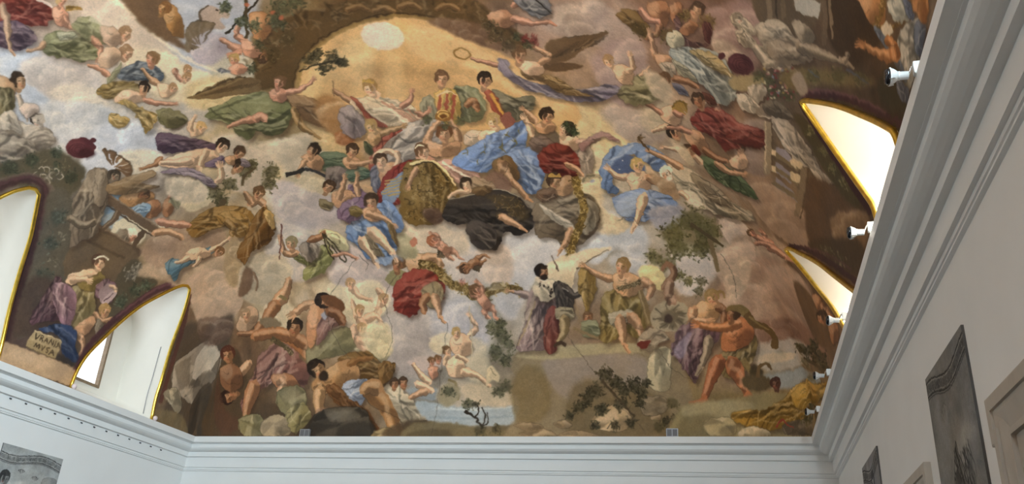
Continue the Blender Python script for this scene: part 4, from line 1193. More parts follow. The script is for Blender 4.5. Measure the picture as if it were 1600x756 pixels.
# ---- upper right company
G('827b58', '965,142 990,120 1008,116 1024,136 1032,152 1006,164 975,160', n=12)
T('956,104 976,102 990,116 984,132 968,128', s1); L('980,112 988,104 985,88', 10, 7, s1, hand=1); Hd(951, 96, 9, 120, -.3, 'a07c54', s1); L('1000,118 1010,110 1014,104', 6, 4, s1)
G('7a7084', '778,94 790,92 800,112 826,126 862,136 905,140 950,132 968,140 950,156 905,158 862,152 815,138 788,118', n=26)
G('8c6c3e', '834,116 866,120 898,140 924,150 884,148 852,132', n=10); G('7a6040', '812,110 840,112 850,124 826,124', n=6)
Wg('6e5438', '853,72 880,60 915,56 948,50', '862,112', 4)
P('6a5136', '852,96 852,72 866,62 900,58 950,50 930,66 905,82 888,94 862,100', soft=1); 
for i in range(14): S(tone('6a5136', rng.choice([.6, .8, 1.2])), [(858+i*5, 92-i*1.5), (876+i*5, 80-i*1.4), (892+i*4.5, 68-i)], 2.4, 1, a=.6)
P('5f4830', '848,102 880,98 912,103 880,112 855,110', soft=1)
T('806,98 826,94 848,102 845,116 822,116', s1); L('842,98 858,90 846,80', 11, 8, s2); L('846,80 834,74 824,72', 8, 6, s2); Hd(812, 87, 12, 85, .4, D3, s2)
V('7a2a20', '818,60,9 834,64,9', 18, 6, -60); V('4a4c30', '808,58,7 824,70,8', 14, 6)
T('762,22 790,16 806,34 790,44 768,38', 'ac7a58'); L('800,28 830,36 858,34', 12, 7, s4, foot=.6); L('800,8 830,2 850,16', 10, 8, s4)
G('73737a', '796,-10 846,-10 862,18 842,28 815,14', n=10); S('2c2620', '832,-4 848,10 862,22', 2.5, 1.5)
V('5a4a2c', '775,55,16 795,70,14 765,40,12', 20, 6)
for x, y in ((700, 10), (640, 8), (600, 14), (560, 12)): L([(x-18, y+4), (x, y-2), (x+16, y+5)], 10, 8, '7a5a34', c=.7)
G('7a5a2a', '962,22 985,14 1010,30 1012,58 992,48 975,36', n=8)
T('1010,6 1040,2 1046,26 1038,42 1020,34', s3); L('1030,38 1026,52 1010,60', 12, 9, s3); L('1000,14 1012,30 1030,34', 11, 9, s4); T('1046,10 1064,4 1066,30 1052,36', s3)
V('6a5424', '1000,45,16 1040,55,14 1070,25,10 1105,35,16', 22, 6)
G('66443f', '1052,32 1062,30 1066,56 1092,68 1110,72 1090,74 1064,66', n=8); G('5a2e2c', '1098,34 1112,40 1110,66 1100,60', n=5)
T('1062,44 1080,30 1090,40 1080,54 1066,54', s3); Hd(1088, 17, 12, 70, -.2, D2, s2)
G('8c928c', '1046,76 1086,74 1122,84 1142,112 1150,150 1126,165 1104,140 1078,116 1054,100', n=30); G('a08a5a', '1076,78 1116,84 1140,112 1148,120 1120,112 1094,94', n=12); G('9a9276', '1050,92 1070,104 1090,126 1080,126 1058,112', n=8)
T('1042,52 1060,48 1070,68 1054,76 1042,66', 'b0a688')
L('1034,94 1022,82 1016,52', 13, 8, s2, hand=1); T('1022,86 1044,86 1050,100 1034,108', s2); G('a89680', '1030,100 1050,98 1056,114 1044,120', n=5)
Hd(1037, 126, 11, 100, -.4, D3, s4); L('1052,122 1074,128 1090,136', 10, 8, s3); G('6a6a80', '1050,130 1066,134 1076,148 1060,146', n=5); G('6c3a28', '1096,144 1112,150 1120,164 1104,160', n=4)
Hd(1090, 156, 10, 110, -.2, D2, s3); K('b8a890', '1005,110 1035,120 1050,150 1020,150', 5, .7)
# grisaille statues, urn, flowers
GS = '988974'
P('5c4c38', '1180,-20 1280,-20 1280,30 1240,60 1190,40', soft=2); S('75624a', '1200,-10 1204,40', 8); S('403222', '1212,-10 1214,40', 3); S('6c5a42', '1222,-10 1224,30', 7)
G(GS, '1180,40 1215,30 1238,52 1240,70 1210,78 1188,66', n=18); G('8d7e68', '1190,70 1232,62 1245,90 1218,112 1192,96 1178,78', n=16)
G('a3947e', '1140,30 1148,20 1168,32 1182,50 1172,54 1150,44', n=8); G('9c8d78', '1148,52 1160,46 1180,64 1178,76 1158,70', n=10); Hd(1154, 30, 9, 150, -.3, '7a6c5a', 'a89a86')
L('1178,72 1196,96 1204,104', 12, 14, 'a59682'); L('1196,100 1220,98 1236,108', 14, 9, 'a09078', foot=.5)
P('4f2830', ell((1157, 100), 21, 16, 25)); P('6c3c44', ell((1150, 94), 11, 7, 20), soft=3, a=.6)
for r in (13, 9, 5): S('371a20', ell((1160, 103), r*1.2, r*.85, 25, 10), 1.2, a=.7)
P('4f2830', ell((1127, 87), 6, 5, 0))
P('90805c', '1140,122 1176,118 1200,128 1178,142 1146,140', soft=2)
V('4a5030', '1185,118,12 1200,128,12 1210,145,14 1232,150,12', 18, 5)
for i in range(60): P(['7a2c30', 'a06468', 'b0a890', '6a7890', 'a0803c'][rng.integers(5)], ell((1190+rng.random()*50, 105+rng.random()*50), 2.2, 1.8, 0), a=.8)
G('a39684', '1168,136 1190,132 1198,142 1188,160 1176,158', n=8); G('b0a492', '1150,150 1168,148 1186,166 1180,176 1160,172', n=10)
P('7a6c5c', '1182,178 1236,190 1215,165 1195,160'); S('a89c8c', '1183,179 1232,192', 2)
G('5f5446', '1192,160 1218,158 1240,186 1200,180', n=6)
G('978a7a', '1204,186 1232,190 1252,214 1270,240 1284,268 1304,282 1296,288 1270,268 1250,256 1226,232', n=24); S('b5a898', '1212,190 1226,210 1222,226', 6, 3, a=.7, soft=1)
P('b2a694', '1266,262 1282,276 1284,290 1272,274')
# painted loggia and dark spandrels on the right
S('8a7a62', '1199,190 1200,230 1198,272', 11); S('b0a084', '1196,190 1196,270', 2); S('5a4a36', '1206,192 1206,270', 2)
P('847e88', '1214,230 1226,232 1240,252 1236,258 1210,242', sp=False); P('7f7a86', '1212,252 1240,274 1236,288 1210,268', sp=False); P('7f7a86', '1212,276 1240,300 1246,316 1212,292', sp=False)
for y in (246, 268, 292): S('75664c', [(1206, y-8), (1226, y+5), (1248, y+20)], 6)
for y in (232, 258): P('c2b090', [(1205, y), (1212, y+3), (1212, y+12), (1205, y+9)], sp=False)
P('b8a684', '1236,248 1254,256 1250,264 1236,258'); P('b8a684', '1236,268 1252,276 1248,286 1236,280')
S('7a6850', '1256,262 1252,300 1244,338', 10, 8); S('5a4832', '1263,264 1259,300 1250,342', 2)
P('5a4430', '1262,280 1300,290 1345,330 1350,380 1300,390 1262,372', soft=5)
K('7a5c3c', '1300,340 1350,330 1360,370 1330,400 1305,380', 6, .8)
P('4c4228', '1240,180 1262,190 1300,240 1345,310 1330,320 1290,270 1262,220', soft=3); V('6a6238', '1265,205,8 1285,235,9 1300,262,9 1318,285,9', 18, 6, 50)
S('41252a', '1252,160 1262,180 1295,232 1332,290 1362,335', 9, 9); S('41252a', '1252,150 1285,148 1330,156 1372,176 1410,196', 12, 11); S('6a4648', '1262,142 1300,143 1340,154 1385,176', 6, 5, a=.8, soft=1)
P('6c5c38', '1215,120 1250,105 1300,110 1370,128 1330,135 1262,132 1240,140', soft=4); V('5c5630', '1270,118,14 1310,118,14 1345,122,12', 16, 6); S('46506a', '1322,108 1340,120 1358,130', 4, 2, a=.7); S('46506a', '1262,108 1280,122', 3, 2, a=.6)
P('8a7a68', '1236,122 1250,112 1262,140 1252,150', soft=2)
P('423120', '1300,-20 1352,-20 1370,40 1372,75 1340,105 1305,80 1290,40', soft=4); S('62503c', '1284,-10 1290,30 1286,70', 9, 8); S('77644c', '1296,-10 1300,60', 5, 4)
P('9a968c', '1240,-10 1282,4 1278,30 1242,16', sp=False); 
G('86745e', '1200,66 1236,58 1262,66 1270,92 1240,102 1204,90', n=14); L('1248,70 1290,88 1322,98', 22, 9, '85735c', foot=.4); T('1236,34 1258,36 1274,60 1252,66', '8c7c66'); L('1316,96 1324,88 1322,82', 10, 7, '8a765e')
T('1336,-8 1372,-12 1384,20 1376,44 1358,34 1346,10', 'b07a48'); gild('9a7638', '1380,-4 1376,22 1368,40 1392,42 1414,32', 8, 60)
G('9aa09a', '1386,0 1412,-4 1424,28 1404,34 1390,22', n=12); G('566482', '1412,-6 1428,20 1424,32 1414,16', n=6)
G('969690', '1402,60 1420,34 1446,34 1440,80 1428,120 1418,150 1406,110', n=22); G('58667e', '1366,40 1380,52 1402,84 1416,124 1408,120 1388,82 1370,56', n=10); P('b0a898', ell((1386, 46), 9, 11, -30))
G('4f5c74', '1428,40 1446,36 1440,84 1430,80', n=6)
L('1398,88 1376,84 1350,72', 20, 12, 'ac7444', hand=1); L('1386,60 1396,74 1400,92', 14, 16, 'a86c3c')
G('9c6430', '1420,-10 1450,-10 1448,30 1436,32', n=6)
P('3a3424', '1395,100 1420,140 1418,180 1390,170 1370,140', soft=5); G('4c5466', '1400,120 1420,140 1416,160 1404,150', n=5)
# second right bay
P('4a3a28', '1262,380 1300,372 1345,378 1350,420 1320,430 1290,410', soft=4); V('63583a', '1290,392,14 1310,405,12', 14, 6); S('432a2c', '1232,384 1262,390 1300,412 1348,448', 7, 9); S('5e3c3c', '1250,384 1290,396 1330,420', 4, a=.6, soft=1)
P('6c5238', '1240,440 1262,455 1290,500 1305,540 1280,540 1255,490', soft=4)
T('1268,460 1280,462 1288,484 1278,486', s3); L('1284,474 1292,490 1302,504', 9, 12, s3); Hd(1284, 496, 9, 110, -.4, D2, s3); T('1294,505 1308,506 1310,530 1300,536', s3)
L('1172,364 1190,374 1206,382', 7, 12, s4); L('1200,384 1214,392 1228,402', 12, 8, s4, foot=.6); L('1180,380 1192,380 1204,384', 8, 6, s4); L('1196,372 1194,366 1190,362', 7, 5, s4, hand=1); Hd(1174, 364, 6, 150, 0, D3, s4)
# trees behind the standing pair
V('5f5a34', '1050,365,22 1080,345,24 1105,362,22 1060,390,18 1095,388,18', 46, 8); P('66602f', '1040,360 1070,335 1110,340 1125,375 1090,395 1050,390', soft=8, a=.45)
V('6a663c', '1025,405,14 1045,412,14 1018,398,9 1062,430,9 1075,440,9', 22, 6)
S('7a6848', '1108,372 1116,400 1122,425', 8, 6); S('5a4c30', '1078,350 1106,368 1130,385', 7, 3)
V('5a5638', '1095,440,10 1092,455,9', 14, 5)
# ---- centre: red flying figure, garland, children
P('847c54', '602,436 618,420 640,430 640,450 622,452', soft=1)
T('632,404 655,396 682,402 690,420 664,428 640,424', 'b8906c'); Hd(622, 414, 11, 80, -.3, D3, s3); L('660,405 680,402 690,418', 14, 10, s2)
G('8c3025', '613,468 619,442 640,423 668,420 692,442 694,466 680,482 662,476 648,494 628,491 616,482', n=34)
G('8c7a58', '658,452 680,440 694,458 684,480 666,476', n=8)
L('668,462 660,474 664,488', 14, 10, s3); L('678,462 684,480 686,494', 14, 8, s2, foot=.3)
gild('8f7234', '655,412 676,416 692,432 704,444 726,450 740,462 762,458 782,450 800,452 816,456', 13, 170)
K('a09878', '600,350 640,370 650,400 620,400', 5, .6)
def putto(x, y, a, k=1.0, sk=s4, hair=D3, wing=None):
    """a small flying child, a = heading of the body"""
    t = math.radians(a); d = np.array([math.cos(t), -math.sin(t)])*k; n = np.array([-d[1], d[0]])
    c = np.array([x, y], float)
    if wing: Wg(wing, [c+d*5, c+d*4-n*9, c+d*0-n*18], '%f,%f' % tuple(c-d*14-n*16), 6)
    L([c-d*10, c-d*22+n*3, c-d*32-n*2], 12*k, 6*k, sk, foot=-d[0]/k*.8); L([c-d*9-n*4, c-d*18-n*10, c-d*28-n*9], 11*k, 6*k, sk)
    T([c+d*13-n*6, c+d*10+n*7, c-d*4+n*8, c-d*14+n*6, c-d*14-n*6, c-d*2-n*8], sk)
    L([c+d*10+n*5, c+d*19+n*12, c+d*28+n*11], 7*k, 5*k, sk, hand=1); L([c+d*10-n*4, c+d*20-n*8, c+d*27-n*3], 7*k, 5*k, sk, hand=1)
    Hd(c[0]+d[0]*20+n[0]*1, c[1]+d[1]*20+n[1]*1, 9.5*k, a, .4, hair, sk)
putto(692, 386, 150, .9, s4, '9c5c3c', '5c4c38'); putto(738, 412, 215, .75, s3, D2, '6a5a44'); putto(755, 470, 128, .98, s4, D3)
P('b07058', '648,370 640,378 644,386 652,380'); V('b06858', '722,442,6', 8, 4); Wg('9a8a68', '762,452 772,444 784,442', '790,452', 4)
# blue lady and spear bearer
G('5f7db0', '540,360 552,344 578,336 604,346 618,370 616,396 604,413 578,406 560,388 546,374', n=30)
G('6c88ba', '588,320 612,316 629,346 624,366 604,350 594,334', n=12)
G('80627c', '534,318 560,308 575,326 560,342 542,348 532,334', n=10); G('7d6632', '548,322 566,326 562,338 548,336', n=4)
T('566,328 586,324 598,336 590,346 572,344', s2); L('572,332 596,340 614,352', 12, 7, s2, hand=1); Hd(580, 316, 12, 105, -.2, D2, s2)
G('7a6038', '604,346 616,356 622,384 612,372', n=5)
L('578,360 596,376 612,394', 20, 10, s1, foot=.2); L('564,374 578,392 589,412', 18, 9, s1); S(s1, '588,410 592,420', 7, 4); G('7c6c54', '570,366 586,380 600,400 584,396', n=6)
S('7a90b8', '604,412 616,400 630,408', 6, 4, a=.5, soft=2); P('8898b4', '586,405 612,400 610,412 596,414', soft=2, a=.7)
G('c6bc90', '498,360 520,360 540,374 544,392 526,388 504,376', n=10); G('888850', '476,438 474,424 488,402 505,382 522,398 508,424 492,432', n=16); G('787846', '455,388 474,402 494,410 476,414 458,402', n=6)
G('877668', '468,382 490,376 500,392 486,410 472,400', n=10); L('465,395 446,396 438,374', 11, 7, s2, hand=1); S('6e4438', '440,350 437,406', 2); Hd(455, 381, 10, 95, -.3, '8c7c58', s2); L('482,376 500,370 506,362', 10, 8, s3)
for q in ('504,364 512,392 522,406 514,384 506,366', '506,366 524,384 540,404 536,408 518,384'): S('3c3424', q, 2)
L('520,400 540,396 556,404', 6, 4, s4, hand=1)

# ---- bottom left: giants hurled among the rocks
P('5a4c3e', '262,560 292,505 330,510 350,495 366,500 345,600 325,690 240,690 262,640', soft=8)
S('5a3430', '296,460 286,510 268,570 250,630', 7, 6, a=.8)
R_('8c8072', '268,606 272,570 288,556 326,532 346,556 338,590 318,612 300,632 286,622', 12); P('aca294', '300,592 306,560 326,534 344,556 330,578 306,594', soft=1, sp=False); P('75695a', '272,572 298,556 296,600 280,612', soft=2, sp=False, a=.7)
R_('a39880', '254,616 264,608 278,608 284,636 276,646 266,632', 7)
P('7a6a4a', '240,640 285,650 288,690 235,670', soft=3, a=.8); P('453c32', '300,630 330,600 325,690 295,690', soft=3, a=.8)
P('54422e', '325,690 332,610 350,560 372,548 400,620 470,640 480,690', soft=5)
K('6a5244', '310,500 360,500 355,530 320,540', 5, .6)
T('372,500 386,478 402,484 400,505 385,520 370,515', 'b89474', 6); Hd(384, 492, 9, 100, .2, '9c7c5c', s2)
L('408,506 398,520 372,522', 14, 8, s3, hand=0)
L('452,436 446,456 432,474', 11, 20, s2); S('7c6a44', '436,462 448,468', 5); L('432,474 424,486 415,500', 20, 16, s3); P('7a6a54', '405,500 425,496 440,508 420,516', soft=2)
P('a4683c', '392,530 398,518 430,514 466,520 482,540 480,560 462,548 430,530 410,530', soft=1); L('396,526 430,520 462,528', 17, 20, 'aa7044'); L('462,528 478,540 481,560', 20, 17, s3)
Hd(460, 512, 13, 80, 0, D1, s3)
G('85584f', '398,575 412,548 440,536 466,550 482,584 474,606 440,598 412,606 398,622 388,648 376,640 386,606', n=36); S('5c4c30', '424,528 444,540 456,552', 7, 5); gild('786440', '424,530 444,542 456,554', 6, 30)
L('398,600 388,630 384,650', 22, 12, s3); T('424,586 452,584 468,600 460,612 432,606', s3); L('436,592 442,602 436,612', 14, 11, s2)
Hd(356, 555, 12, 100, -.2, '5a3020', s3); L('356,590 378,580 390,566', 18, 13, s2); Hd(358, 620, 12, 200, .1, '33201a', s3); T('345,575 370,570 380,600 360,612 345,600', '8a5c3c')
P('5c3c2c', '340,590 352,640 380,660 350,680 335,650', soft=5, a=.7)
# second giant
R_('857d58', '478,548 496,528 522,514 545,512 554,524 556,545 530,556 500,562 482,572', 8)
R_('b5a682', '552,545 585,525 605,530 608,556 595,565 570,552', 6)
L('500,482 480,476 460,490', 16, 11, s2, hand=1); T('484,478 506,474 510,505 496,530 484,545 478,520', 'b27e58', 6)
G('7c5852', '498,505 510,490 530,484 538,504 520,512 504,532 494,538', n=10); P('8c8c9c', '502,492 514,484 508,500', soft=1)
Hd(508, 470, 13, 170, 0, '2f2420', s3); P('6a452c', '500,464 520,462 538,474 534,488 520,484', soft=1); L('512,486 526,490 536,506', 16, 14, '84563a')
# pale tangle of bodies behind
K('cdbf a0'.replace(' ', ''), '548,450 590,440 605,470 590,500 560,490', 7, .8)
for q, w0, w1 in (('552,450 560,462 576,468', 9, 6), ('590,452 596,462 592,480', 9, 10), ('550,470 556,490 566,506', 7, 12), ('570,500 588,494 600,516', 14, 6), ('552,510 558,530 570,546', 12, 14), ('560,532 580,532 594,518', 13, 7)): L(q, w0, w1, 'cfa585', hand=1, c=.75)
for x, y in ((548, 444), (562, 486), (566, 514), (600, 468)): Hd(x, y, 8, 90, .3, 'a8845c', 'cba283')
K('c4b48e', '565,515 605,505 612,550 590,560 570,540', 5, .7)
# reclining giant in front
G('b0a288', '590,612 618,600 640,622 668,652 640,660 622,664 606,644', n=12)
G('74501f', '528,562 552,550 580,552 600,572 616,566 613,588 594,606 562,592 540,580', n=26); G('7e5826', '590,572 608,564 614,586 596,600', n=6)
T('488,596 512,576 536,562 554,566 562,590 540,606 508,614 490,612', 'a67a4c', 9); L('545,570 560,562 580,560', 10, 8, '8a5c2c', c=.5)
Hd(497, 578, 15, 130, .1, '2c2018', 'a87e56', beard=1)
G('8693ae', '534,604 556,592 584,598 574,610 562,636 546,622', n=12)
G('6c4420', '508,606 524,600 545,622 572,640 592,672 568,664 540,640 520,626', n=18)
L('574,606 600,632 624,684', 30, 20, 'a0703e'); L('566,612 576,604 592,606', 16, 26, 'a97a4a')
L('494,600 500,606 500,612', 16, 17, 'a67a4c'); L('500,608 498,634 508,660', 19, 13, 'ac8256', foot=.2); P('8c6a58', '494,640 512,640 510,666 498,656', soft=2, a=.6)
R_('403a32', '482,660 505,640 560,636 575,650 580,690 480,690', 8); P('6e675a', '510,646 545,640 565,652 530,660', soft=4, a=.7)
R_('7c7450', '432,612 462,602 478,614 476,640 458,654 436,640', 7); P('8c8060', '440,615 462,606 470,620 448,630', soft=4, a=.6)
R_('7c7450', '372,655 395,646 410,652 412,680 380,684', 6); R_('a08e70', '408,660 428,648 446,652 456,672 440,684 410,682', 6); G('857a4c', '448,642 474,630 486,650 466,676 452,670', n=7)
R_('8c7a54', '584,676 602,668 620,676 624,690 582,690', 5); P('50402c', '600,672 660,655 690,690 610,690', soft=4, a=.8)
P('3a322a', '466,684 480,668 500,690', soft=3)

# ---- bottom centre: sea, sea company, putto on the rock
P('929ea8', '650,626 700,632 806,632 804,662 700,664 660,650', soft=2); S('b8c0c4', '680,638 740,640 800,636', 4, 2, a=.6, soft=1); S('7a8a98', '670,652 740,654 800,650', 5, 2, a=.6, soft=1)
K('b5a4a0', '635,565 665,555 690,570 660,580', 4, .8); P('8492a0', '635,608 670,606 700,614 690,626 650,622', soft=2, a=.7)
K('c6b89c', '672,530 700,520 712,540 695,552 676,548', 4, .8); K('b4a890', '735,530 760,545 765,580 745,600 725,570', 6, .8)
P('a09484', '690,600 730,596 760,610 800,616 806,634 690,632', soft=3); K('b8a88e', '720,605 760,600 800,622 790,636 740,630', 4, .8)
T('704,528 722,520 736,532 736,552 716,558 704,544', 'cda684'); L('732,524 744,512 734,494', 9, 6, s1, hand=1); S('b0a488', '733,478 737,530 736,562', 1.6); Hd(713, 521, 8, 95, 0, BL, 'c8a07c')
T('696,566 714,556 728,572 724,588 704,588', 'd0ab8a'); L('722,580 744,586 766,604', 13, 6, s1); L('700,552 696,560 694,570', 7, 6, s1); L('712,556 724,560 730,566', 7, 5, s1); Hd(699, 549, 7.5, 110, .2, D3, s1)
for x, y in ((674, 565), (685, 562)): Hd(x, y, 6, 90, .3, D3, s4)
T('668,575 682,572 684,588 674,592', s4); L('645,568 656,584 672,598', 6, 10, s1); L('650,600 664,604 676,612', 12, 9, s1); L('668,610 652,616 640,622', 12, 8, s2)
for x, y in ((616, 600), (630, 598)): Hd(x, y, 8, 90, .2, D2, s3)
P('c0b090', '760,580 768,572 778,584 778,596 768,594 760,604', soft=1); S('8c7c60', '766,576 774,588', 1.5)
S('7a6c48', '700,594 712,600 716,625', 5, 3); P('8f8468', '686,610 702,598 720,612 706,634 686,630', soft=3)
V('4e5038', '700,612,10 730,632,10 790,605,12 778,612,10', 18, 6)
V('3c3a2a', '742,632,8', 10, 5); S('2c241c', '725,642 742,652 754,668', 4, 3); S('2c241c', '742,652 748,642 744,632', 2.5, 1.5); S('2c241c', '754,664 758,650 752,636', 2.5, 1.5); S('2c241c', '752,666 762,660 760,645', 2, 1.2)
P('736648', '640,664 700,660 760,672 830,672 840,700 640,700', soft=3); P('5c5038', '640,676 700,672 700,700 640,700', soft=3, a=.7); V('4f4a30', '750,672,12 775,670,10', 16, 5, -80)
V('55553a', '772,515,12 785,528,14 775,550,13 790,562,11 782,508,9', 28, 7); V('66664a', '765,508,8 795,540,9', 14, 6)
# ---- bottom right: ledge, standing pair, beast's coil, wrestlers
K('c7b494', '832,455 848,420 886,398 956,386 930,402 900,420 890,460 850,500 835,495', 2, .95); S('6a5c4c', '900,420 925,404 950,390', 2.5, 1)
S('5c4c40', '862,398 870,416 872,424', 2); S('8a7458', '895,470 906,500 915,530', 6)
P('84755a', '800,560 830,548 900,548 960,540 1020,545 1064,560 1066,700 800,700 810,640', soft=3)
K('8c8078', '850,560 930,552 1005,558 1008,600 960,620 900,630 860,600', 8, .85); P('9c9070', '806,556 862,542 960,536 1028,542 1030,552 960,552 862,562', soft=2); K('7a6844', '806,580 845,575 860,640 820,665 800,640', 6, .8); K('6a5a3c', '900,600 1010,610 1050,680 900,690', 9, .7)
R_('b0a484', '1013,560 1024,545 1046,544 1048,575 1046,606 1030,612 1012,600', 6)
R_('a88e68', '922,662 934,645 966,628 980,640 988,660 972,674 936,672', 6); P('c0a888', '930,660 945,645 965,640 960,660', soft=3, a=.6)
R_('8a7a60', '1000,625 1030,618 1045,630 1036,645 1005,648', 6)
for q in ('864,662 878,656 894,664 880,670', '800,664 830,660 850,668 830,676', '868,680 900,672 940,684 900,692', '810,678 850,670 870,684 840,692', '1016,650 1032,648 1030,656 1018,656'): R_('97805f', q, 4)
V('403b25', '945,585,14 962,598,13 930,610,13 918,622,12 975,612,11 990,600,12 1002,612,11 970,632,12 905,636,11 940,640,11', 30, 7); S('4a3e2a', '940,595 968,625 990,650', 4, 3)
V('3c3824', '1010,598,9 1000,630,9 985,660,10 960,665,9 1040,660,8 1058,655,10 1070,668,10 890,650,8 930,665,8', 18, 6)
V('5a5432', '1050,630,12 1030,668,12 860,690,10', 14, 5, -80)
# left of the pair: robed man seen from behind
G('887070', '806,545 818,512 822,480 830,452 845,436 862,440 868,470 866,505 858,544 832,548', n=36); S('b0a090', '822,500 832,470 840,450', 7, 3, a=.6, soft=1); S('a08c60', '808,540 824,505 836,470', 2.5, a=.6)
G('7a3c34', '852,490 868,480 874,520 868,548 850,546', n=7)
G('bcae96', '832,452 844,434 866,440 868,462 850,472', n=8)
for i in range(12): P('3a2e28', ell((838+rng.random()*26, 442+rng.random()*24), 1.3, 1.8, 20))
Hd(847, 425, 11, 95, .8, '261c18', 'a87858', beard=1); S('c8bca8', '840,436 850,440 856,437', 3)
G('443c38', '866,440 884,444 896,462 892,492 874,494 868,470', n=14); L('884,450 898,462 916,452', 13, 8, '4a423e'); S('9a948c', '878,450 888,456', 2, a=.7); G('867a60', '868,482 892,482 896,498 874,502', n=8)
L('880,496 882,516 872,534', 16, 10, '9a8258'); S('4a3828', '866,540 876,536 884,540', 6)
L('826,462 812,458 800,456', 12, 6, '98807c', hand=0); L('802,456 798,456 794,455', 6, 5, s2, hand=1)
# hanging gilt cloth
G('957638', '904,424 914,414 928,428 930,455 922,478 916,492 910,470 904,450', n=14); 
# right of the pair: youth in golden cloth
K('d2c084', '1000,418 1024,416 1040,436 1038,452 1016,450 1002,440', 2); 
G('85703a', '936,530 938,490 944,458 962,452 990,456 1010,474 1008,510 1000,532 975,520 950,536', n=30)
L('962,436 940,432 912,416', 13, 7, s2, hand=1); T('958,430 978,424 1002,436 1004,452 984,464 962,456', 'c0946a', 6); L('1000,438 1018,448 1012,466', 14, 10, s2); Hd(972, 417, 12, 80, -.4, '8a6a3e', s2); S(s2, '978,426 982,432', 9)
G('9c9078', '952,490 984,484 990,500 970,506 954,508', n=10); gild('7c6c48', '965,452 985,446 1000,440', 7, 40)
L('968,496 972,518 974,536', 17, 10, s2, foot=.2); L('984,492 996,508 1002,524', 17, 10, s2, foot=.4)
S('7a6440', '1000,454 1008,482 1016,508', 8, 14); S('a08a60', '998,454 1006,482 1013,506', 2.5, 3, a=.7)
Hd(918, 496, 8, 90, 0, D3, s3); G('7a7c5c', '908,504 930,502 938,524 912,526', n=5); S('806c4c', '895,512 915,522 935,528', 5, 4)
# coil and beast
P('9c8e74', ell((1046, 494), 31, 25, -15)); P('6e624c', ell((1050, 498), 21, 16, -15), soft=4); P('4a3a30', ell((1044, 498), 7, 7, 0), soft=1)
for k in range(16):
    t = k/16*6.28; S(tone('8a7c62', .65 if k % 2 else 1.2), [(1046+13*math.cos(t), 495+11*math.sin(t)), (1046+27*math.cos(t+.2), 494+22*math.sin(t+.2))], 2, 3, a=.7)
G('94826a', '994,540 1002,522 1018,512 1036,518 1046,530 1030,536 1020,548 1004,546', n=10); P('6a2c24', '996,536 1014,532 1010,544 1000,544'); S('c8b898', '998,534 1006,532', 1.5); S('9a8a70', '1022,514 1028,502', 4, 1)
L('1036,450 1052,430 1050,416', 12, 9, '8c6448'); S('8a6248', '1050,418 1042,412 1034,424', 8, 6); L('1048,440 1044,460 1052,472', 13, 16, '95725a')
# wrestlers
G('70525c', '1048,548 1056,522 1072,504 1096,498 1118,506 1124,530 1104,552 1094,580 1084,598 1070,578 1060,566', n=34); P('8c84a0', '1052,548 1064,530 1080,520 1066,560', soft=2, a=.6)
L('1108,528 1104,548 1096,572', 16, 10, '94826c', foot=-.2)
T('1084,482 1096,470 1116,474 1124,492 1112,506 1090,504', 'bd9266', 7); L('1084,482 1082,498 1104,502', 16, 11, s2, hand=1); L('1120,478 1132,488 1130,504', 13, 11, '8c6044'); Hd(1113, 466, 12, 120, -.3, '94784a', s2)
S('94784a', '1118,458 1128,456 1132,466', 6, 3)
G('857042', '1120,556 1148,540 1178,522 1182,550 1164,580 1148,592 1128,586', n=22)
T('1134,510 1152,494 1172,504 1178,526 1160,544 1130,548 1126,530', 'b36e40', 7); L('1158,504 1126,512 1092,508', 17, 10, 'b87444', hand=1)
Hd(1144, 492, 11, 75, -.7, D2, s3); P('7a663c', '1134,486 1140,478 1156,476 1170,484 1172,498 1160,494 1150,486', soft=1)
S('68502c', '1166,490 1178,506 1196,512 1208,524 1212,542', 13, 7); S('8c7444', '1170,494 1184,506 1202,516', 4, 2, a=.7); P('6a5230', '1204,536 1214,526 1216,544 1206,546'); S('857042', '1160,560 1172,580 1180,588', 10, 5)
L('1124,560 1112,590 1100,622', 24, 12, 'a8643e'); S('a8643e', '1104,620 1092,628 1076,632', 12, 6); L('1142,564 1156,592 1168,616', 26, 12, 'b06c42'); S('b06c42', '1164,614 1172,620 1176,624', 12, 8)
P('3a3220', '1176,570 1192,580 1186,600 1172,592', soft=3, a=.8)
# ground on the right, yellow cloth, water's edge
P('8a7e58', '1060,640 1100,628 1150,622 1200,612 1240,616 1290,620 1270,700 1060,700', soft=3); K('9c9270', '1066,636 1130,626 1180,632 1140,655 1080,655', 5, .8); K('756a4a', '1064,655 1120,650 1150,690 1070,690', 6, .7)
P('5c4e34', '1160,590 1190,586 1210,600 1190,612 1165,606', soft=3); Hd(1212, 600, 9, 100, 0, '4a3028', '6a4438'); S('6a5434', '1184,590 1186,574 1198,568 1206,578', 6, 4)
G('a57c28', '1196,640 1222,624 1240,606 1262,598 1296,600 1294,630 1262,652 1222,668 1180,672 1152,660 1140,648 1170,640', n=36); G('b48c34', '1236,616 1258,600 1290,604 1276,628 1248,640', n=10)
R_('a8986f', '1098,664 1112,654 1136,652 1150,664 1146,680 1110,682', 6); R_('a89a7c', '1152,676 1170,666 1196,670 1204,684 1160,688', 5); R_('7a6a54', '1222,664 1250,656 1275,664 1270,682 1230,680', 6)
S('983c2c', '1212,668 1222,656 1230,664 1240,668', 3, 2); V('565032', '1262,655,9 1270,640,8', 12, 7, -70)
V('4e4628', '1262,548,12 1280,558,14 1288,575,10 1250,545,8 1272,540,9', 26, 6); S('5a4a30', '1256,560 1276,570 1290,585', 4, 5); V('7a7454', '1258,568,8 1268,590,8', 12, 5)
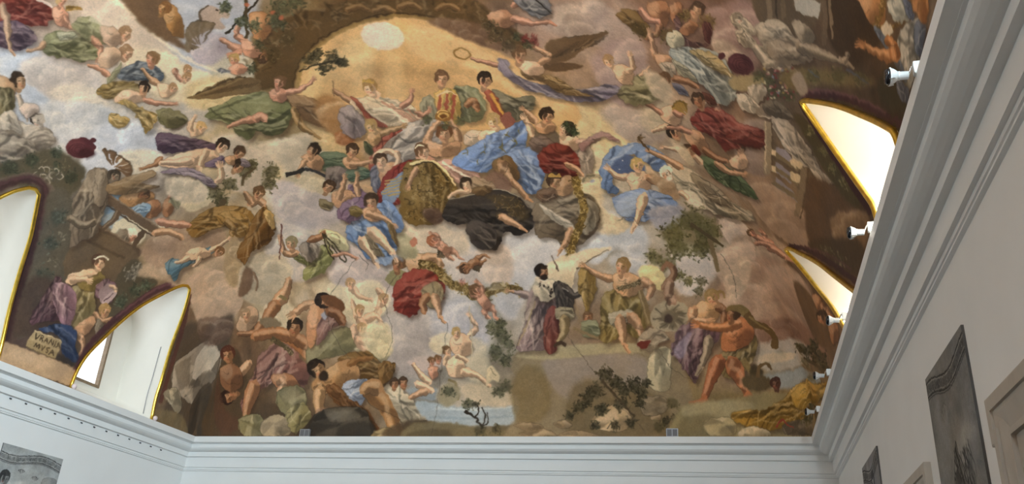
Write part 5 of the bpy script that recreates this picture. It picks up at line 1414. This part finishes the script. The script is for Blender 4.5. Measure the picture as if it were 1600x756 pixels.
# ---- hairline cracks in the plaster
for q in ('618,430 600,470 612,520 604,560', '556,405 530,440 508,470', '886,525 920,570 960,620 1010,680', '1124,395 1145,430 1152,470', '345,556 336,610 324,690', '700,505 690,560 684,620 672,690', '505,480 520,520 545,560', '1028,545 1050,575 1090,600', '560,400 575,412 570,425', '965,345 985,340 1000,352'):
    qq = spline(pts(q), 8)+rng.normal(0, .9, (len(spline(pts(q), 8)), 2)); S('4a4036', qq[::2], 1.0, .6, a=.7)
# clouds carry on over the unseen part of the vault toward the visitor
CV.P = finish(CV.P, 1.4, .038)
FRESCO = to_image('fresco_pigment', CV.P, FRESCO_GAIN)
build_vault(paint_material('fresco_plaster', FRESCO))
# ------------------------------------------------------------------ doors in the right wall
XW = W+WO
def door(n, y_near, width, ztop, ear, label):
    """stone surround with moulded bands (ears at the head when ear > 0) round a panelled double door"""
    y1, y2 = y_near+width, y_near
    prof = [(0.0, XW), (0.0, XW-0.065), (0.012, XW-0.07), (0.10, XW-0.07), (0.105, XW-0.05), (0.14, XW-0.05), (0.20, XW-0.035), (0.27, XW-0.02),
            (0.30, XW-0.018), (0.305, XW-0.045), (0.335, XW-0.045), (0.34, XW-0.012), (0.46, XW-0.012), (0.465, XW+0.0)]
    def path(o):
        if ear:
            return [(y1-ear-o, 0), (y1-ear-o, ztop-0.34+o), (y1-o, ztop-0.34+o), (y1-o, ztop-o), (y2+o, ztop-o), (y2+o, ztop-0.34+o), (y2+ear+o, ztop-0.34+o), (y2+ear+o, 0)] if o < 0.34-o else \
                   [(y1-ear-o, 0), (y1-ear-o, ztop-o-0.001), (y1-ear-o, ztop-o-0.0005), (y1-ear-o, ztop-o), (y2+ear+o, ztop-o), (y2+ear+o, ztop-o-0.0005), (y2+ear+o, ztop-o-0.001), (y2+ear+o, 0)]
        return [(y1-o, 0), (y1-o, ztop-o), (y2+o, ztop-o), (y2+o, 0)]
    bm = bmesh.new()
    rows = [[bm.verts.new((x, y, z)) for y, z in path(o)] for o, x in prof]
    for A, B in zip(rows, rows[1:]):
        for k in range(len(A)-1): bm.faces.new((A[k], B[k], B[k+1], A[k+1]))
    bmesh.ops.recalc_face_normals(bm, faces=bm.faces)
    root = struct('door_%d' % n, bm, M_STONE, label)
    a, b = y2+ear+0.465, y1-ear-0.465; mid = (a+b)/2; zt = ztop-0.465
    for (p, q) in ((a, mid-0.004), (mid+0.004, b)):
        bm = box(XW-0.008, XW+0.03, p, q, 0.01, zt)
        leaf = obj('door_leaf', bm, M_DOOR, root)
        for z0, z1 in ((0.15, 0.95), (1.05, zt-0.12)):
            bm = bmesh.new(); fr = 0.03
            for (c, d, e, f) in ((p+0.09, q-0.09, z0, z0+fr), (p+0.09, q-0.09, z1-fr, z1), (p+0.09, p+0.09+fr, z0+fr, z1-fr), (q-0.09-fr, q-0.09, z0+fr, z1-fr)):
                add_box(bm, XW-0.022, XW-0.007, c, d, e, f)
            add_box(bm, XW-0.016, XW-0.007, p+0.17, q-0.17, z0+0.08, z1-0.08)
            obj('door_panel', bm, M_DOOR, leaf)
    bm = bmesh.new(); lathe(bm, [(0.028, 0), (0.028, 0.008), (0.012, 0.014), (0.012, 0.05), (0.03, 0.06), (0.03, 0.075), (0, 0.085)], (XW-0.02, mid+0.06, 1.05), (-1, 0, 0), 14)
    obj('door_knob', bm, M_CHROME, root, True)
    return root
door(1, 4.62, 2.24, 1.765+ZO, 0.07, 'stone framed panelled door with stepped ears at the lower right edge of the view')
door(2, 9.36, 2.10, 1.80+ZO, 0.0, 'stone framed panelled door between the two grey prints on the right wall')

# ------------------------------------------------------------------ grey printed hangings
def print_canvas(w, h, base, seed, kind):
    CV.P = np.zeros((h, w, 3), np.float32)+hexc(base); CV.tf = lambda q: q
    CV.NZ = fractal(w, h, 40, 5, seed)
    b = np.asarray(hexc(base)); k = lambda t: tone(b, t)
    K(k(1.12), [(0, h*.35), (w*.5, h*.25), (w, h*.4), (w, h*.6), (0, h*.62)], 14, .6)
    x = np.linspace(-10, w+10, 12); u = x/w
    off = {'bust': 0.0, 'horse': 0.0, 'far': 0.0}[kind]
    top = h*.02+w*.075*(0.55+0.5*np.sin(u*6.0+{'bust': 0.6, 'horse': -1.9, 'far': -1.5}[kind])); bot = top+w*.085
    band = np.concatenate([np.stack([x, top], -1), np.stack([x, bot], -1)[::-1]])
    R = P(k(.78), band, sp=False)
    for dy, c, wd in ((0, .35, 3), (w*.012, 1.4, 2), (w*.085, .35, 3), (w*.072, 1.3, 2), (w*.1, .6, 3)):
        S(k(c), np.stack([x, top+dy], -1), wd)
    for i in range(70):
        t = rng.random(); px_ = t*w; py_ = np.interp(px_, x, top)+w*.045+rng.normal(0, w*.012); r = rng.uniform(4, 10); tt = np.linspace(0, 4, 6)+rng.uniform(0, 6)
        S(k(rng.choice([.4, .5, 1.2])), np.stack([px_+r*np.cos(tt), py_+r*.8*np.sin(tt)], -1), 2, 1, a=.8, clip=R)
    if kind == 'horse':
        for i in range(260):
            t = rng.random(); p = np.array([w*(.42+.36*rng.random()), h*(.36+.62*rng.random())])
            S(k(rng.choice([.28, .4, .55, .75])), [p, p+[rng.normal(6, 8), 22], p+[rng.normal(12, 14), 52]], 5, 1, a=.75)
        Wg(k(.45), [(w*.3, h*.52), (w*.42, h*.4), (w*.5, h*.34)], '%f,%f' % (w*.6, h*.6), 9)
        T([(w*.34, h*.5), (w*.46, h*.44), (w*.5, h*.6), (w*.42, h*.72), (w*.3, h*.66)], k(.6)); G(k(.5), [(w*.2, h*.7), (w*.6, h*.66), (w*.8, h*.8), (w*.7, h*1.02), (w*.2, h*1.02)])
        Wg(k(1.25), [(w*.30, h*.2), (w*.36, h*.17), (w*.42, h*.19)], '%f,%f' % (w*.38, h*.27), 5)
    if kind == 'bust':
        Hd(w*.16, h*.26, w*.085, 90, .3, k(.4), k(.85)); G(k(.6), [(0, h*.36), (w*.18, h*.32), (w*.34, h*.4), (w*.36, h*.6), (0, h*.6)])
        Hd(w*.66, h*.33, w*.08, 80, -.4, k(.4), k(.85)); G(k(.7), [(w*.5, h*.42), (w*.7, h*.38), (w*.9, h*.45), (w*.95, h*.75), (w*.5, h*.75)])
        for q in ((.38, .17), (.62, .2), (.85, .24)): Wg(k(.7), [(w*(q[0]-.05), h*q[1]), (w*q[0], h*(q[1]-.01)), (w*(q[0]+.05), h*q[1])], '%f,%f' % (w*q[0], h*(q[1]+.03)), 4)
        T([(w*.74, h*.2), (w*.9, h*.17), (w, h*.2), (w, h*.34), (w*.8, h*.32)], k(.8))
    if kind == 'far':
        T([(w*.5, h*.2), (w*.7, h*.22), (w*.75, h*.5), (w*.45, h*.5)], k(1.2)); Hd(w*.6, h*.17, w*.09, 90, 0, k(.5), k(1.1)); G(k(.6), [(w*.1, h*.5), (w*.9, h*.45), (w, h), (0, h)])
    return finish(CV.P, .8, .05, seed, .55)[::-1]
M_EDGE = mat('grey_board_edge', (0.10, 0.10, 0.10), 0.7)
def hanging(name, label, side, y0, y1, z0, z1, base, seed, kind):
    w = 420; h = int(w*(z1-z0)/(y1-y0))
    im = to_image(name+'_print', print_canvas(w, h, base, seed, kind), 1.0)
    M = paint_material(name+'_print', im, 0.9)
    x0 = -WO if side == 'left' else W+WO; s = 1 if side == 'left' else -1
    bm = bmesh.new()
    xa, xb = x0, x0+s*0.022
    add_box(bm, min(xa, xb), max(xa, xb), y0, y1, z0, z1)
    uv = bm.loops.layers.uv.new('UVMap')
    for f in bm.faces:
        front = abs(f.calc_center_median().x-xb) < 1e-4
        f.material_index = 0 if front else 1
        for l in f.loops:
            t = (l.vert.co.y-y0)/(y1-y0)
            l[uv].uv = (t if side == 'left' else 1-t, (l.vert.co.z-z0)/(z1-z0))
    o = obj(name, bm, M); o.data.materials.append(M_EDGE)
    o['label'] = label; o['category'] = 'print'; o['group'] = 'grey printed wall panels'
    return o
hanging('wall_print', 'large grey print of a horse under a scrolled border, between the two stone doors', 'right', 7.31, 8.93, 0.25+ZO, 2.515+ZO, '85817b', 11, 'horse')
hanging('wall_print', 'narrow looking grey print nearest the far right corner, beyond the second door', 'right', 12.58, 14.24, 0.35+ZO, 2.63+ZO, '8c898a', 12, 'far')
hanging('wall_print', 'pale grey print with busts and birds on the left wall below the cornice', 'left', 12.55, 14.04, 0.40+ZO, 2.635+ZO, 'a3a7a6', 13, 'bust')

# ------------------------------------------------------------------ floodlights along the right cornice
def floodlight(first=True):
    t = thing('floodlight', '', 'spotlight')
    bm = box(-0.015, 0.05, -0.03, 0.03, 0.0, 0.10, 0.004); obj('bracket', bm, M_LAMP, t)
    bm = bmesh.new(); tube(bm, [(0.0, 0.0, 0.085), (-0.025, 0, 0.07), (-0.05, 0, 0.012), (-0.07, 0, 0.0)], 0.009, 8)
    obj('arm', bm, M_CHROME, t, True)
    bm = bmesh.new(); lathe(bm, [(0.016, 0.0), (0.030, 0.004), (0.031, 0.06), (0.034, 0.062), (0.034, 0.07), (0.032, 0.075)], (-0.05, 0, 0), (-1, 0, 0.03), 20)
    obj('lamp_neck', bm, M_LAMP, t, True)
    bm = bmesh.new(); lathe(bm, [(0.032, 0.0), (0.046, 0.018), (0.056, 0.034), (0.062, 0.048), (0.066, 0.05), (0.066, 0.056), (0.060, 0.057)], (-0.122, 0, 0.002), (-1, 0, 0.03), 24)
    r = obj('reflector', bm, M_LAMP, t, True)
    bm = bmesh.new(); lathe(bm, [(0.058, 0.0), (0.060, 0.014), (0.054, 0.030), (0.038, 0.036), (0.0, 0.038)], (-0.178, 0, 0.0035), (-1, 0, 0.03), 24)
    obj('lens', bm, M_LENS, t, True)
    for a in (0.9, 3.9, 5.4):
        bm = bmesh.new(); y, z = 0.064*math.cos(a), 0.064*math.sin(a); tube(bm, [(-0.15, y*0.9, z*0.9), (-0.182, y, z), (-0.19, y*0.98, z*0.98)], 0.004, 6)
        obj('spring_clip', bm, M_CHROME, r)
    return t
proto = floodlight()
LABF = ['large white floodlight nearest the visitor, above the upper lunette on the right cornice',
        'white floodlight on the right cornice between the two lunettes',
        'white floodlight on the right cornice at the foot of the lower lunette',
        'white floodlight on the right cornice beside the painted yellow cloth, second from the far corner',
        'small white floodlight on the right cornice closest to the far corner']
for i, (y, dz) in enumerate(((5.56, -0.012), (8.25, 0.018), (10.92, 0.05), (13.42, 0.052), (15.70, 0.06))):
    f = proto if i == 0 else copy_tree(proto)
    f.location = (W+0.0, y, HC+dz)
    if i == 0: f.location.x = W-0.0
    f['label'] = LABF[i]; f['category'] = 'spotlight'; f['group'] = 'floodlights along the right cornice'

# ------------------------------------------------------------------ small double boxes on the far cornice
def sensor(x, label):
    t = thing('sensor_box', label, 'box', (x, D+0.03, HC), 'sensor boxes on the far cornice')
    w, h, d = 0.235, 0.17, 0.07
    bm = bmesh.new(); f = 0.016
    add_box(bm, -w/2, w/2, 0.012, d, 0, h)
    for a, b, c, e in ((-w/2, -w/2+f, 0, h), (w/2-f, w/2, 0, h), (-f/2, f/2, f, h-f), (-w/2+f, w/2-f, h-f, h), (-w/2+f, w/2-f, 0, f)):
        add_box(bm, a, b, 0.0, 0.014, c, e)
    obj('case', bm, M_GREY, t)
    for a, b in ((-w/2+f, -f/2), (f/2, w/2-f)):
        obj('grille', box(a, b, 0.006, 0.0125, f, h-f), M_GRILLE, t)
sensor(2.735, 'small grey double box on the left half of the far cornice')
sensor(10.85, 'small grey double box on the right half of the far cornice')
